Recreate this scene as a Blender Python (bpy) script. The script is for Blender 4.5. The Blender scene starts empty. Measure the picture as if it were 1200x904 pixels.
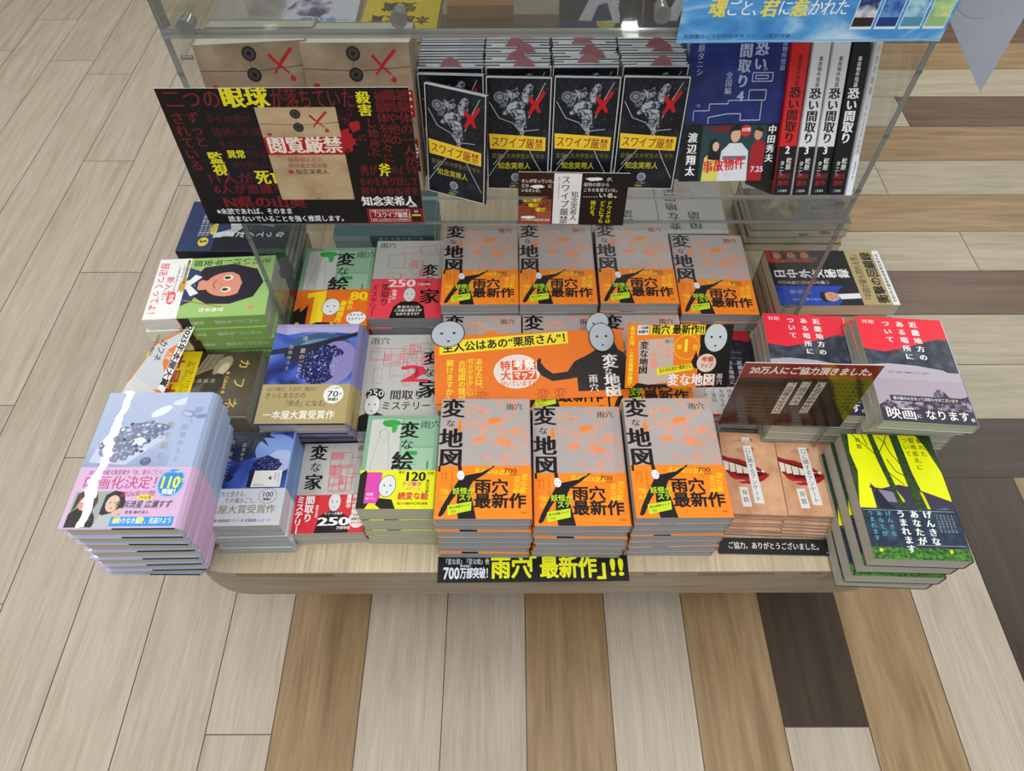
import bpy, math, random
from mathutils import Vector, Matrix
from mathutils.geometry import tessellate_polygon
random.seed(7)
SC = bpy.context.scene
COL = SC.collection
R = math.radians

# ------------------------------------------------------------------ materials
MATS = {}
def lin(c):
    c = c.lstrip('#')
    if len(c) == 3: c = ''.join(x*2 for x in c)
    v = [int(c[i:i+2], 16)/255 for i in (0, 2, 4)]
    return tuple((x/12.92 if x <= .04045 else ((x+.055)/1.055)**2.4) for x in v) + (1,)

def base_mat(name, rough=.45, spec=.4):
    m = bpy.data.materials.new(name); m.use_nodes = True
    nt = m.node_tree; b = nt.nodes['Principled BSDF']
    b.inputs['Roughness'].default_value = rough
    b.inputs['Specular IOR Level'].default_value = spec
    return m, nt, b

def flat(c, rough=.42, spec=.4):
    k = (c, rough, spec)
    if k not in MATS:
        m, nt, b = base_mat('paint_'+c.strip('#'), rough, spec)
        b.inputs['Base Color'].default_value = lin(c); MATS[k] = m
    return MATS[k]

def ramp(nt, fac, stops, interp='LINEAR'):
    r = nt.nodes.new('ShaderNodeValToRGB'); r.color_ramp.interpolation = interp
    e = r.color_ramp.elements
    while len(e) < len(stops): e.new(.5)
    for i, (p, c) in enumerate(stops):
        e[i].position = p; e[i].color = lin(c)
    nt.links.new(fac, r.inputs[0]); return r

def tex(nt, kind, scale=(1, 1, 1), loc=(0, 0, 0), rot=(0, 0, 0), coord='Object', **kw):
    tc = nt.nodes.new('ShaderNodeTexCoord'); mp = nt.nodes.new('ShaderNodeMapping')
    mp.inputs['Scale'].default_value = scale; mp.inputs['Location'].default_value = loc
    mp.inputs['Rotation'].default_value = rot
    nt.links.new(tc.outputs[coord], mp.inputs[0])
    t = nt.nodes.new(kind); nt.links.new(mp.outputs[0], t.inputs['Vector'])
    for k, v in kw.items():
        t.inputs[k].default_value = v
    return t

def noise_mat(name, stops, scale, detail=4, rough=.42, spec=.4, interp='LINEAR', distort=0, loc=(0, 0, 0), nrough=.55):
    if name in MATS: return MATS[name]
    m, nt, b = base_mat(name, rough, spec)
    t = tex(nt, 'ShaderNodeTexNoise', scale if isinstance(scale, tuple) else (scale,)*3, loc,
            Scale=1, Detail=detail, Roughness=nrough, Distortion=distort)
    r = ramp(nt, t.outputs[0], stops, interp)
    nt.links.new(r.outputs[0], b.inputs['Base Color'])
    MATS[name] = m; return m

def vor_mat(name, stops, scale, rough=.42, spec=.4, interp='LINEAR'):
    if name in MATS: return MATS[name]
    m, nt, b = base_mat(name, rough, spec)
    t = tex(nt, 'ShaderNodeTexVoronoi', (scale,)*3, Scale=1)
    n = tex(nt, 'ShaderNodeTexNoise', (scale*.7,)*3, Scale=1, Detail=3)
    mx = nt.nodes.new('ShaderNodeMath'); mx.operation = 'MULTIPLY_ADD'
    nt.links.new(t.outputs[0], mx.inputs[0]); mx.inputs[1].default_value = .6
    mm = nt.nodes.new('ShaderNodeMath'); mm.operation = 'MULTIPLY'; mm.inputs[1].default_value = .6
    nt.links.new(n.outputs[0], mm.inputs[0]); nt.links.new(mm.outputs[0], mx.inputs[2])
    r = ramp(nt, mx.outputs[0], stops, interp)
    nt.links.new(r.outputs[0], b.inputs['Base Color'])
    MATS[name] = m; return m

def page_mat(name, c1, c2, c3, axis=2):
    if name in MATS: return MATS[name]
    m, nt, b = base_mat(name, .8, .15)
    s = [2, 2, 2]; s[axis] = 520
    t = tex(nt, 'ShaderNodeTexNoise', tuple(s), Scale=1, Detail=3, Roughness=.7)
    r = ramp(nt, t.outputs[0], [(.3, c1), (.5, c2), (.72, c3)])
    nt.links.new(r.outputs[0], b.inputs['Base Color'])
    MATS[name] = m; return m

def grad_mat(name, stops, axis='Y', lo=-.1, hi=.1, noise=.0, nscale=30, rough=.42):
    if name in MATS: return MATS[name]
    m, nt, b = base_mat(name, rough, .4)
    tc = nt.nodes.new('ShaderNodeTexCoord'); sp = nt.nodes.new('ShaderNodeSeparateXYZ')
    nt.links.new(tc.outputs['Object'], sp.inputs[0])
    mr = nt.nodes.new('ShaderNodeMapRange'); mr.inputs[1].default_value = lo; mr.inputs[2].default_value = hi
    nt.links.new(sp.outputs[axis], mr.inputs[0]); out = mr.outputs[0]
    if noise:
        n = tex(nt, 'ShaderNodeTexNoise', (nscale,)*3, Scale=1, Detail=4)
        a = nt.nodes.new('ShaderNodeMath'); a.operation = 'MULTIPLY_ADD'
        nt.links.new(n.outputs[0], a.inputs[0]); a.inputs[1].default_value = noise; 
        sb = nt.nodes.new('ShaderNodeMath'); sb.operation = 'SUBTRACT'; sb.inputs[1].default_value = noise/2
        nt.links.new(out, sb.inputs[0]); nt.links.new(sb.outputs[0], a.inputs[2]); out = a.outputs[0]
    r = ramp(nt, out, stops); nt.links.new(r.outputs[0], b.inputs['Base Color'])
    MATS[name] = m; return m

def clear_mat(name, tint, alpha, rough=.05, strength=1.0):
    """thin clear plastic: see-through with a real surface reflection"""
    if name in MATS: return MATS[name]
    m = bpy.data.materials.new(name); m.use_nodes = True; nt = m.node_tree
    for n in list(nt.nodes): nt.nodes.remove(n)
    o = nt.nodes.new('ShaderNodeOutputMaterial'); tr = nt.nodes.new('ShaderNodeBsdfTransparent')
    tr.inputs[0].default_value = lin(tint)
    df = nt.nodes.new('ShaderNodeBsdfDiffuse'); df.inputs[0].default_value = lin('#b9bdbb')
    m1 = nt.nodes.new('ShaderNodeMixShader'); m1.inputs[0].default_value = alpha
    nt.links.new(tr.outputs[0], m1.inputs[1]); nt.links.new(df.outputs[0], m1.inputs[2])
    gl = nt.nodes.new('ShaderNodeBsdfGlossy'); gl.inputs['Roughness'].default_value = rough
    fr = nt.nodes.new('ShaderNodeLayerWeight'); fr.inputs[0].default_value = .5
    pw = nt.nodes.new('ShaderNodeMath'); pw.operation = 'POWER'; pw.inputs[1].default_value = 4
    nt.links.new(fr.outputs['Facing'], pw.inputs[0])
    mu = nt.nodes.new('ShaderNodeMath'); mu.operation = 'MULTIPLY_ADD'; mu.inputs[1].default_value = .55*strength; mu.inputs[2].default_value = .03*strength
    mu.use_clamp = True
    nt.links.new(pw.outputs[0], mu.inputs[0])
    m2 = nt.nodes.new('ShaderNodeMixShader')
    nt.links.new(mu.outputs[0], m2.inputs[0]); nt.links.new(m1.outputs[0], m2.inputs[1]); nt.links.new(gl.outputs[0], m2.inputs[2])
    nt.links.new(m2.outputs[0], o.inputs[0]); MATS[name] = m; return m

ACR = clear_mat('clear_acrylic', '#f7f8f8', .018, .03)
ACR_EDGE = clear_mat('acrylic_edge', '#aeb2b0', .42, .12, 1.6)
ACR_LINE = clear_mat('acrylic_front_edge', '#dfe3e1', .38, .12, 2.2)  # paler copy of the edge material; bright highlight lines put into its tint
ACR_KNOB = clear_mat('acrylic_knob', '#b8bcbb', .3, .08, 2.5)
WRAP = clear_mat('shrink_wrap', '#ffffff', .0, .015, .8)
_nt = WRAP.node_tree; _n = tex(_nt, 'ShaderNodeTexNoise', (9, 24, 9), Scale=1, Detail=2); _b = _nt.nodes.new('ShaderNodeBump'); _b.inputs['Strength'].default_value = .12; _b.inputs['Distance'].default_value = .0025
_nt.links.new(_n.outputs[0], _b.inputs['Height'])
for _q in _nt.nodes:
    if _q.type == 'BSDF_GLOSSY': _nt.links.new(_b.outputs[0], _q.inputs['Normal'])

# ------------------------------------------------------------------ mesh builder
class MB:
    def __init__(s): s.v = []; s.f = []; s.m = []; s.mats = []; s.sm = []
    def mi(s, mat):
        if isinstance(mat, str): mat = flat(mat)
        if mat not in s.mats: s.mats.append(mat)
        return s.mats.index(mat)
    def face(s, pts, mat, smooth=False):
        i = len(s.v); s.v += [tuple(p) for p in pts]; s.f.append(tuple(range(i, i+len(pts)))); s.m.append(s.mi(mat)); s.sm.append(smooth)
    def mesh_(s, V, F, mat, smooth=False):
        i = len(s.v); s.v += [tuple(p) for p in V]; k = s.mi(mat)
        for f in F: s.f.append(tuple(a+i for a in f)); s.m.append(k); s.sm.append(smooth)
    def box(s, x0, x1, y0, y1, z0, z1, mat, M=None):
        V = [(x0,y0,z0),(x1,y0,z0),(x1,y1,z0),(x0,y1,z0),(x0,y0,z1),(x1,y0,z1),(x1,y1,z1),(x0,y1,z1)]
        if M: V = [M @ Vector(v) for v in V]
        s.mesh_(V, [(0,3,2,1),(4,5,6,7),(0,1,5,4),(1,2,6,5),(2,3,7,6),(3,0,4,7)], mat)
    def cyl(s, p0, p1, r, mat, n=14, r2=None):
        p0 = Vector(p0); p1 = Vector(p1); d = (p1-p0).normalized()
        a = d.orthogonal().normalized(); b = d.cross(a); r2 = r if r2 is None else r2
        V = []
        for p, q in ((p0, r), (p1, r2)):
            for i in range(n):
                t = 2*math.pi*i/n; V.append(p + a*math.cos(t)*q + b*math.sin(t)*q)
        F = [(i, (i+1) % n, n+(i+1) % n, n+i) for i in range(n)] 
        s.mesh_(V, F, mat, True); s.mesh_(V, [tuple(range(n))[::-1], tuple(range(n, 2*n))], mat)
    def extrude(s, prof, a0, a1, mats, axis='y'):
        """closed profile [(x,z)] extruded along y; mats = material or f(i) per side"""
        n = len(prof)
        V = [(x, a0, z) for x, z in prof]+[(x, a1, z) for x, z in prof]
        for i in range(n):
            j = (i+1) % n
            s.mesh_([V[i], V[j], V[n+j], V[n+i]], [(0, 1, 2, 3)], mats(i) if callable(mats) else mats)
        for off, rev in ((0, False), (n, True)):
            tri = tessellate_polygon([[Vector((x, z, 0)) for x, z in prof]])
            m = mats(-1) if callable(mats) else mats
            for t in tri: s.mesh_([V[off+k] for k in t], [(0, 1, 2)], m)
    def build(s, name):
        me = bpy.data.meshes.new(name); me.from_pydata(s.v, [], s.f)
        for m in s.mats: me.materials.append(m)
        me.polygons.foreach_set('material_index', s.m); me.polygons.foreach_set('use_smooth', s.sm)
        me.update(); return me

# ------------------------------------------------------------------ printed art
GL = {}
def glyph(txt, off):
    k = (txt, off)
    if k not in GL:
        c = bpy.data.curves.new('g', 'FONT'); c.body = txt; c.resolution_u = 2; c.offset = off
        o = bpy.data.objects.new('g', c); me = o.to_mesh()
        V = [(v.co.x, v.co.y) for v in me.vertices]; F = [tuple(p.vertices) for p in me.polygons]
        o.to_mesh_clear(); bpy.data.objects.remove(o); bpy.data.curves.remove(c)
        GL[k] = (V, F)
    return GL[k]

def clip(poly, w, h):
    for ax, lim, sg in ((0, 0, 1), (0, w, -1), (1, 0, 1), (1, h, -1)):
        out = []
        for i in range(len(poly)):
            a = poly[i]; b = poly[(i+1) % len(poly)]
            da = (a[ax]-lim)*sg; db = (b[ax]-lim)*sg
            if da >= 0: out.append(a)
            if (da >= 0) != (db >= 0):
                t = da/(da-db); out.append((a[0]+(b[0]-a[0])*t, a[1]+(b[1]-a[1])*t))
        poly = out
        if len(poly) < 3: return None
    return poly

OFF = {k: 0.0 for k in 'rgbmM'}
VROT = set('ー「」『』（）…-〜()')
class Art:
    def __init__(s, w, h, bg=None): s.w = w; s.h = h; s.L = []; s.z = 0; s.B = []; s.last = 0
    def add(s, polys, mat, clipit=True, zadd=None):
        out = []
        for p in polys:
            if clipit:
                if all(0 <= q[0] <= s.w and 0 <= q[1] <= s.h for q in p): out.append(p)
                else:
                    c = clip(list(p), s.w, s.h)
                    if c: out.append(c)
            else: out.append(p)
        if not out: return s
        X = [q[0] for p in out for q in p]; Y = [q[1] for p in out for q in p]; bb = (min(X), min(Y), max(X), max(Y))
        z = 1
        for z2, b2 in s.B:
            if z2 >= z and b2[0] < bb[2] and b2[2] > bb[0] and b2[1] < bb[3] and b2[3] > bb[1]: z = z2+1
        if zadd is not None: z = zadd
        s.B.append((math.ceil(z), bb)); s.z = max(s.z, math.ceil(z))
        s.L.append((z, out, mat)); s.last = z; return s
    def rect(s, x0, y0, x1, y1, mat): return s.add([[(x0, y0), (x1, y0), (x1, y1), (x0, y1)]], mat)
    def bg(s, mat): return s.rect(0, 0, s.w, s.h, mat)
    def poly(s, pts, mat):
        tr = tessellate_polygon([[Vector((p[0], p[1], 0)) for p in pts]])
        return s.add([[pts[i] for i in t] for t in tr], mat)
    def ell(s, cx, cy, rx, ry, mat, n=20, rot=0):
        c, q = math.cos(rot), math.sin(rot)
        return s.add([[(cx+c*rx*math.cos(t)-q*ry*math.sin(t), cy+q*rx*math.cos(t)+c*ry*math.sin(t)) for t in [2*math.pi*i/n for i in range(n)]]], mat)
    def blob(s, cx, cy, rx, ry, mat, seed=0, n=14, jag=.35, rot=0):
        rd = random.Random(seed); P = []
        for i in range(n):
            t = 2*math.pi*i/n; k = 1-jag*rd.random(); x = rx*k*math.cos(t); y = ry*k*math.sin(t)
            P.append((cx+x*math.cos(rot)-y*math.sin(rot), cy+x*math.sin(rot)+y*math.cos(rot)))
        return s.poly(P, mat)
    def line(s, pts, wd, mat):
        q = []
        for i in range(len(pts)-1):
            (x0, y0), (x1, y1) = pts[i], pts[i+1]; d = math.hypot(x1-x0, y1-y0) or 1
            w0, w1 = (wd if isinstance(wd, (int, float)) else wd[i])/2, (wd if isinstance(wd, (int, float)) else wd[i+1])/2
            nx, ny = -(y1-y0)/d, (x1-x0)/d
            q.append([(x0+nx*w0, y0+ny*w0), (x1+nx*w1, y1+ny*w1), (x1-nx*w1, y1-ny*w1), (x0-nx*w0, y0-ny*w0)])
        return s.add(q, mat)
    def frame(s, x0, y0, x1, y1, wd, mat): return s.line([(x0, y0), (x1, y0), (x1, y1), (x0, y1), (x0, y0-wd/2)], wd, mat)
    def _put(s, V, F, fn, mat, style):
        reps = {'m': ((-.011, 0), (.011, 0)), 'M': ((-.042, -.004), (-.02, .008), (.02, .008), (.042, -.004), (0, -.01)), 'g': ((-.013, .011), (.013, -.011), (-.013, -.011), (.013, .011)),
                'b': tuple((.034*math.cos(q_*.6283), .030*math.sin(q_*.6283)) for q_ in range(10))+((.012, .0), (-.012, 0))}.get(style, ((0, 0),))
        z0 = None
        for i_, (dx, dy) in enumerate(reps):
            P = [[fn(V[i][0]+dx, V[i][1]+dy) for i in f] for f in F]
            if z0 is None: s.add(P, mat); z0 = s.last
            else: s.add(P, mat, zadd=z0+.06*i_)
    def t(s, txt, x, y, size, mat, style='g', W=None, rot=0, skew=0, sy=1):
        """horizontal text, x,y = top left of the em box in mm"""
        V, F = glyph(txt, OFF[style])
        if not V: return s
        xs = [v[0] for v in V]; ext = max(xs); sx = (W/ext) if W else size
        c, q = math.cos(R(rot)), math.sin(R(rot))
        def fn(a, b):
            u = a*sx + (b)*size*sy*skew; v = (.86-b)*size*sy
            return (x+c*u-q*v, y+q*u+c*v)
        s._put(V, F, fn, mat, style); return s
    def v(s, txt, x, y, size, mat, style='g', pitch=1.0, sx=1, rot=0):
        """vertical text, x = column centre, y = top"""
        c, q = math.cos(R(rot)), math.sin(R(rot)); yy = 0
        for ch in txt:
            if ch == ' ': yy += size*.5; continue
            V, F = glyph(ch, OFF[style])
            if ch in VROT:
                def fn(a, b, yy=yy):
                    u = (b-.38)*size*sx; w = yy+(a)*size
                    return (x+c*u-q*w, y+q*u+c*w)
            elif ch in '、。':
                def fn(a, b, yy=yy):
                    u = (a-.5+.6)*size*sx; w = yy+(.88-b-.6)*size
                    return (x+c*u-q*w, y+q*u+c*w)
            else:
                hw = .5 if ord(ch) > 0x2000 else .3
                def fn(a, b, yy=yy, hw=hw):
                    u = (a-hw)*size*sx; w = yy+(.88-b)*size
                    return (x+c*u-q*w, y+q*u+c*w)
            s._put(V, F, fn, mat, style)
            yy += size*pitch
        return s
    def into(s, mb, O, X, Y, N, dz=.00002):
        """paste on a surface: O top-left corner, X right, Y down, N normal (unit, metres)"""
        O, X, Y, N = Vector(O), Vector(X), Vector(Y), Vector(N)
        flip = X.cross(Y).dot(N) < 0
        for z, polys, mat in s.L:
            V = []; F = []
            for p in polys:
                i = len(V)
                V += [O+X*(a*.001)+Y*(b*.001)+N*(z*dz) for a, b in p]
                f = tuple(range(i, i+len(p))); F.append(f)
            if not V: continue
            # wind each face to the normal
            F2 = []
            for f in F:
                nrm = Vector((0, 0, 0))
                for k in range(1, len(f)-1): nrm += (V[f[k]]-V[f[0]]).cross(V[f[k+1]]-V[f[0]])
                F2.append(f if nrm.dot(N) >= 0 else f[::-1])
            mb.mesh_(V, F2, mat)

def mask_face(a, cx, cy, rx, ry, rot=0, c='#dfe3e6', eye=1.0):
    a.ell(cx, cy, rx, ry, '#2a2a2c', 24, rot); a.ell(cx, cy, rx*.94, ry*.95, c, 24, rot)
    k = eye
    for dx in (-.36, .36):
        a.ell(cx+dx*rx, cy-.05*ry, .1*rx*k, .08*ry*k, '#222224', 10)
    a.ell(cx+.02*rx, cy+.55*ry, .09*rx*k, .07*ry*k, '#39393b', 10)

def scribble(a, x, y, n, size, mat, style='r', vertical=False, txt='この物語の謎を解けますか変な地図に秘められた真実とは何か'):
    s = (txt*3)[:n]
    (a.v if vertical else a.t)(s, x, y, size, mat, style)

# ================================================================== COVER DESIGNS
CW, CH = 128, 188
NAVY = '#151826'
def tr_noise(name, a, b, scale, t0=.5, soft=.03, **k): return noise_mat(name, [(t0-soft, a), (t0+soft, b)], scale, **k)

CHIZU = noise_mat('map_cover_print', [(.0, '#b0adaf'), (.48, '#b3afb0'), (.52, '#c9aaa0'), (.57, '#dba48d'), (.61, '#b8b0b0'), (1, '#b8b2b1')], 34, 4, distort=.9, rough=.38)
OR = '#f98f22'
def a_chizu():
    a = Art(CW, CH); a.bg(CHIZU)
    a.rect(0, 0, 37, CH, '#b8acab')
    a.blob(78, 37, 13, 6, '#f58f3c', 3, 16, .4, -.15); a.blob(57, 22, 2.5, 5, '#f2924a', 5, 9, .4, -.5)
    a.blob(108, 55, 11, 8, '#e6a083', 8, 16, .4); a.blob(92, 72, 15, 8, '#ea9a72', 9, 18, .4, .4)
    a.blob(58, 68, 14, 5, '#ee9863', 11, 14, .5); a.blob(62, 50, 5, 12, '#e3a489', 12, 12, .4)
    rd = random.Random(4)
    for i in range(46):
        x, y = 50+rd.random()*60, 92+rd.random()*16
        a.line([(x, y), (x+3, y+1.2)], .8, '#e29c7d')
    for i in range(40):
        x, y = 40+rd.random()*86, rd.random()*108; a.ell(x, y, .45, .45, '#6b5f5c', 6)
    a.v('変', 18, -1, 34, '#17171b', 'M'); a.v('な', 15, 35, 13, '#17171b', 'm', 1, 1.1)
    a.v('地', 17, 49, 34, '#17171b', 'M'); a.v('図', 18, 81, 36, '#17171b', 'M', 1, .92)
    a.poly([(26, 54), (25, 47), (27, 43), (27, 38), (30, 36), (31, 40), (29.5, 44), (32, 49), (31, 55)], '#fb8a12')
    a.t('雨穴', 95, 8, 12, '#2c2a2c', 'm')
    return a
def a_chizu_obi():
    H = 78; a = Art(CW, H); a.bg(OR)
    K = '#1b191a'
    # tail of the title over the band
    a.line([(3, 0), (3, 9)], 3.4, K); a.line([(31, 0), (32.5, 12)], 5, K)
    Yc = '#ffd21e'
    a.v('あなたはこの謎を', 21, 10, 3.2, '#6a3a12', 'r'); a.v('解けますか', 13, 10, 3.2, '#6a3a12', 'r'); a.v('隠された', 8, 10, 3.2, '#6a3a12', 'r')
    a.t('主人公は栗原', 52, 2, 8.5, Yc, 'g', rot=6); a.v('変な家', 122, 12, 10, Yc, 'g', rot=8); a.v('変な絵', 111, 16, 9, Yc, 'g', rot=4)
    a.t('7体の', 6, 33, 9, Yc, 'g', rot=12); a.t('火を', 6, 45, 7, Yc, 'g')
    a.poly([(34, 16), (62, 10), (78, 0), (80, 1), (66, 13), (50, 24), (46, 32), (50, 50), (56, H), (32, H), (29, 60), (30, 40), (22, 52), (12, 72), (8, 75), (5, 73), (9, 62), (20, 40), (29, 24)], K)
    for i in range(6): a.ell(58+i*3.2, 10-i*1.4, 1.2, .9, '#b8d430', 6)
    mask_face(a, 33, 14.5, 5.6, 7.6, -.15, '#e9edf0')
    a.t('妖怪が', 23, 33, 10, '#b6dc2a', 'b'); a.t('ステ', 31, 43, 10, '#b6dc2a', 'b', rot=-3)
    a.poly([(17, 59), (49, 53), (49, 66), (18, 73)], '#c9e42b'); a.t('特大考察マップ', 19, 61, 4, '#33420c', 'g', W=28, rot=-10)
    a.t('付き', 22, 66.5, 3.4, '#33420c', 'g', rot=-10)
    a.line([(82, 3), (100, 20)], .4, '#96561c')
    a.t('700', 92, 2.5, 10, '#5d3210', 'm', W=18); a.t('万部突破', 97, 12, 3.4, '#5d3210', 'r')
    a.t('雨穴', 52, 20, 22, K, 'b', W=46); a.t('最新作', 52, 41, 23, K, 'b', W=70)
    a.t('双葉社', 115, 68, 3, K, 'r')
    return a

IE_BG = '#c0c3c0'; IE_L = '#d4707c'; IE_F = '#dd9ba0'
def plan(a, x0, y0, x1, y1, seed, c=IE_L, f=IE_F, n=12):
    rd = random.Random(seed)
    for i in range(n):
        w = 10+rd.random()*26; h = 10+rd.random()*24; x = x0+rd.random()*max(1, x1-x0-w); y = y0+rd.random()*max(1, y1-y0-h)
        if i % 4 == 0: a.rect(x, y, x+w*.6, y+h*.5, f)
        a.frame(x, y, x+w, y+h, .8, c)
        if i % 3 == 0: a.line([(x, y+h/2), (x+w/2, y+h/2), (x+w/2, y+h)], .8, c)
def a_ie(kind='tank'):
    a = Art(CW, CH); a.bg(IE_BG); plan(a, 24, 2, 126, 108, 5, n=12)
    a.t('雨穴', 6, 5, 15, '#39393b', 'm')
    a.v('変', 103, 60, 30, '#17171a', 'M'); a.v('な', 103, 90, 14, '#17171a', 'm'); 
    return a
def a_ie_obi():
    H = 92; a = Art(CW, H); a.bg('#f04a5c'); K = '#1b1516'
    a.v('な', 100, 4, 17, K, 'm'); a.v('家', 105, 24, 36, K, 'M')
    a.v('ミステリー', 8, 14, 15, K, 'g', .98, .8); a.v('間取り', 27, 12, 17, K, 'g', 1, .9)
    a.t('250', 30, -2, 25, '#fbe9ea', 'M', W=48); a.t('万部突破', 82, 11, 6, '#fbe9ea', 'g')
    a.v('戦慄の', 43, 26, 8, '#fff2f2', 'g'); a.v('ベスト', 36, 40, 6, '#fff2f2', 'g')
    a.poly([(38, H), (44, 66), (56, 54), (84, 54), (97, 66), (101, H)], K)
    mask_face(a, 70, 38, 11, 17, 0)
    a.t('あなたには', 50, 63, 7, '#ffffff', 'g', W=40); a.t('この家の異常さが', 46, 71, 7, '#ffffff', 'g', W=48); a.t('わかりますか？', 50, 79, 7, '#ffffff', 'g', W=40)
    return a
def a_ie2():
    a = Art(CW, CH); a.bg(IE_BG); plan(a, 8, 4, 100, 104, 21, n=16); plan(a, 90, 10, 124, 90, 3, n=5)
    a.t('雨穴', 6, 5, 16, '#39393b', 'm')
    a.v('変', 112, 34, 30, '#17171a', 'M'); a.v('な', 108, 68, 20, '#17171a', 'm'); a.v('家', 110, 92, 36, '#17171a', 'M')
    a.t('2', 62, 56, 46, '#e23450', 'M', W=42); a.v('11の間取り', 88, 58, 6, '#4a3034', 'g', .9)
    a.ell(25, 120, 15, 12, '#1c1c1e', 26); a.t('250', 12, 110, 16, '#e8e8e8', 'm', W=26); a.t('累計', 20, 109, 4, '#e8e8e8', 'g')
    a.t('間取り', 48, 112, 19, '#1c1c1e', 'g'); a.t('ミステリー', 36, 133, 17, '#1c1c1e', 'g', W=78)
    a.poly([(0, CH), (4, 160), (24, 150), (44, 160), (46, CH)], '#1c1c1e')
    mask_face(a, 22, 140, 13, 19)
    return a
def a_ie_b():
    w, h = 105, 148; a = Art(w, h); a.bg('#c3c5c3'); plan(a, 40, 14, 104, 84, 8, n=11, c='#dc5a6c', f='#e08f98')
    a.v('変', 24, 2, 28, '#17171a', 'M'); a.v('な', 22, 32, 18, '#17171a', 'm'); a.v('家', 22, 52, 28, '#17171a', 'M')
    a.t('雨穴', 84, 4, 11, '#39393b', 'm')
    return a
def a_ie_b_obi():
    w, H = 105, 60; a = Art(w, H); a.bg('#de3440'); K = '#1c1718'
    a.v('ミステリー', 8, 1, 12.5, '#ffffff', 'b', .95); a.v('間取り', 22, 1, 14, '#ffffff', 'b'); 
    a.v('衝撃の実話', 34, 16, 4, '#ffffff', 'g')
    a.poly([(34, H), (38, 34), (50, 27), (68, 27), (82, 36), (84, H)], K)
    mask_face(a, 59, 12, 9.5, 15)
    a.t('シリーズ累計', 46, 28, 4.5, '#ffffff', 'g'); a.t('250', 37, 33, 18, '#ffffff', 'M', W=46); a.t('万部突破', 66, 50, 5, '#ffffff', 'g')
    a.v('謎絵は 未解', 99, 0, 7.5, '#ffffff', 'b'); a.v('突ば前編が', 89, 0, 7.5, '#ffffff', 'b'); a.v('漫読中', 80, 0, 7.5, '#ffffff', 'b')
    a.ell(95, 40, 12, 13, '#f6f3f3', 24); a.t('文庫特典', 88, 31, 4, '#a33', 'g'); a.t('謎解きは', 86, 37, 4.5, '#222222', 'g'); a.t('あとがき', 86, 43, 4.5, '#d33', 'g')
    return a
EG = '#8fb49b'
def a_e(w, h):
    k = w/128; a = Art(w, h); a.bg('#86b094')
    a.rect(8*k, 8*k, 62*k, 150*k, '#c9cdca'); a.rect(66*k, 8*k, 122*k, 62*k, '#97c0a4'); a.rect(66*k, 66*k, 122*k, 120*k, '#a3c5ad')
    for y in range(14, 60, 5): a.line([(74*k, y*k), (118*k, y*k)], .3, '#6d9478')
    a.blob(42*k, 16*k, 20*k, 8*k, '#34a84a', 4, 14, .3); a.blob(50*k, 26*k, 7*k, 11*k, '#3fb055', 6, 12, .4)
    L = '#88a592'
    a.line([(26*k, 30*k), (22*k, 60*k), (16*k, 90*k), (14*k, 140*k)], .6, L); a.line([(40*k, 40*k), (44*k, 70*k), (48*k, 140*k)], .6, L)
    a.line([(24*k, 34*k), (34*k, 26*k), (42*k, 40*k), (34*k, 52*k), (25*k, 44*k), (24*k, 34*k)], .6, L)
    a.rect(74*k, 72*k, 94*k, 80*k, '#35a54a'); 
    for y in (86, 92, 98): a.line([(74*k, y*k), (94*k, y*k)], .6, '#4b9a5e')
    a.rect(112*k, 92*k, 115*k, 106*k, '#2f9a44')
    a.t('雨穴', 96*k, 10*k, 18*k, '#3c443f', 'm')
    a.v('変', 77*k, 12*k, 35*k, '#151817', 'M'); a.v('な', 75*k, 48*k, 22*k, '#151817', 'm', 1, 1.1); a.v('絵', 70*k, 72*k, 38*k, '#151817', 'M')
    return a
def a_e_obi_y():
    w, H = 105, 58; a = Art(w, H); a.bg('#e6ea1c'); K = '#1e1d14'
    a.poly([(0, 6), (8, 0), (12, 8), (20, 2), (16, 12), (22, 22), (14, 30), (20, 44), (12, 58), (0, 58)], K)
    a.rect(10, 3, 31, 50, '#dc4fb4'); a.t('文庫', 12, 34, 5, '#ffe6fa', 'g'); a.t('書下ろし', 12, 41, 3.5, '#ffe6fa', 'g')
    a.t('120', 62, -1, 20, K, 'M', W=30); a.t('累計', 54, 1, 4.5, K, 'g'); a.t('万部', 94, 2, 5, K, 'g')
    mask_face(a, 40, 24, 12, 17, .15); a.poly([(30, 42), (48, 44), (54, 58), (34, 58), (26, 52)], K)
    a.t('ナゾ解き', 60, 17, 8, '#d64aa0', 'b', W=27); a.t('×ゲーム', 66, 25, 6, '#d64aa0', 'g'); a.v('累計突破', 96, 14, 5, K, 'g')
    a.t('続変な絵', 56, 33, 12, '#d6304a', 'b', W=42); a.t('雨穴の最新作は特別連載', 56, 48, 4, K, 'g', W=42)
    return a
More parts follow.
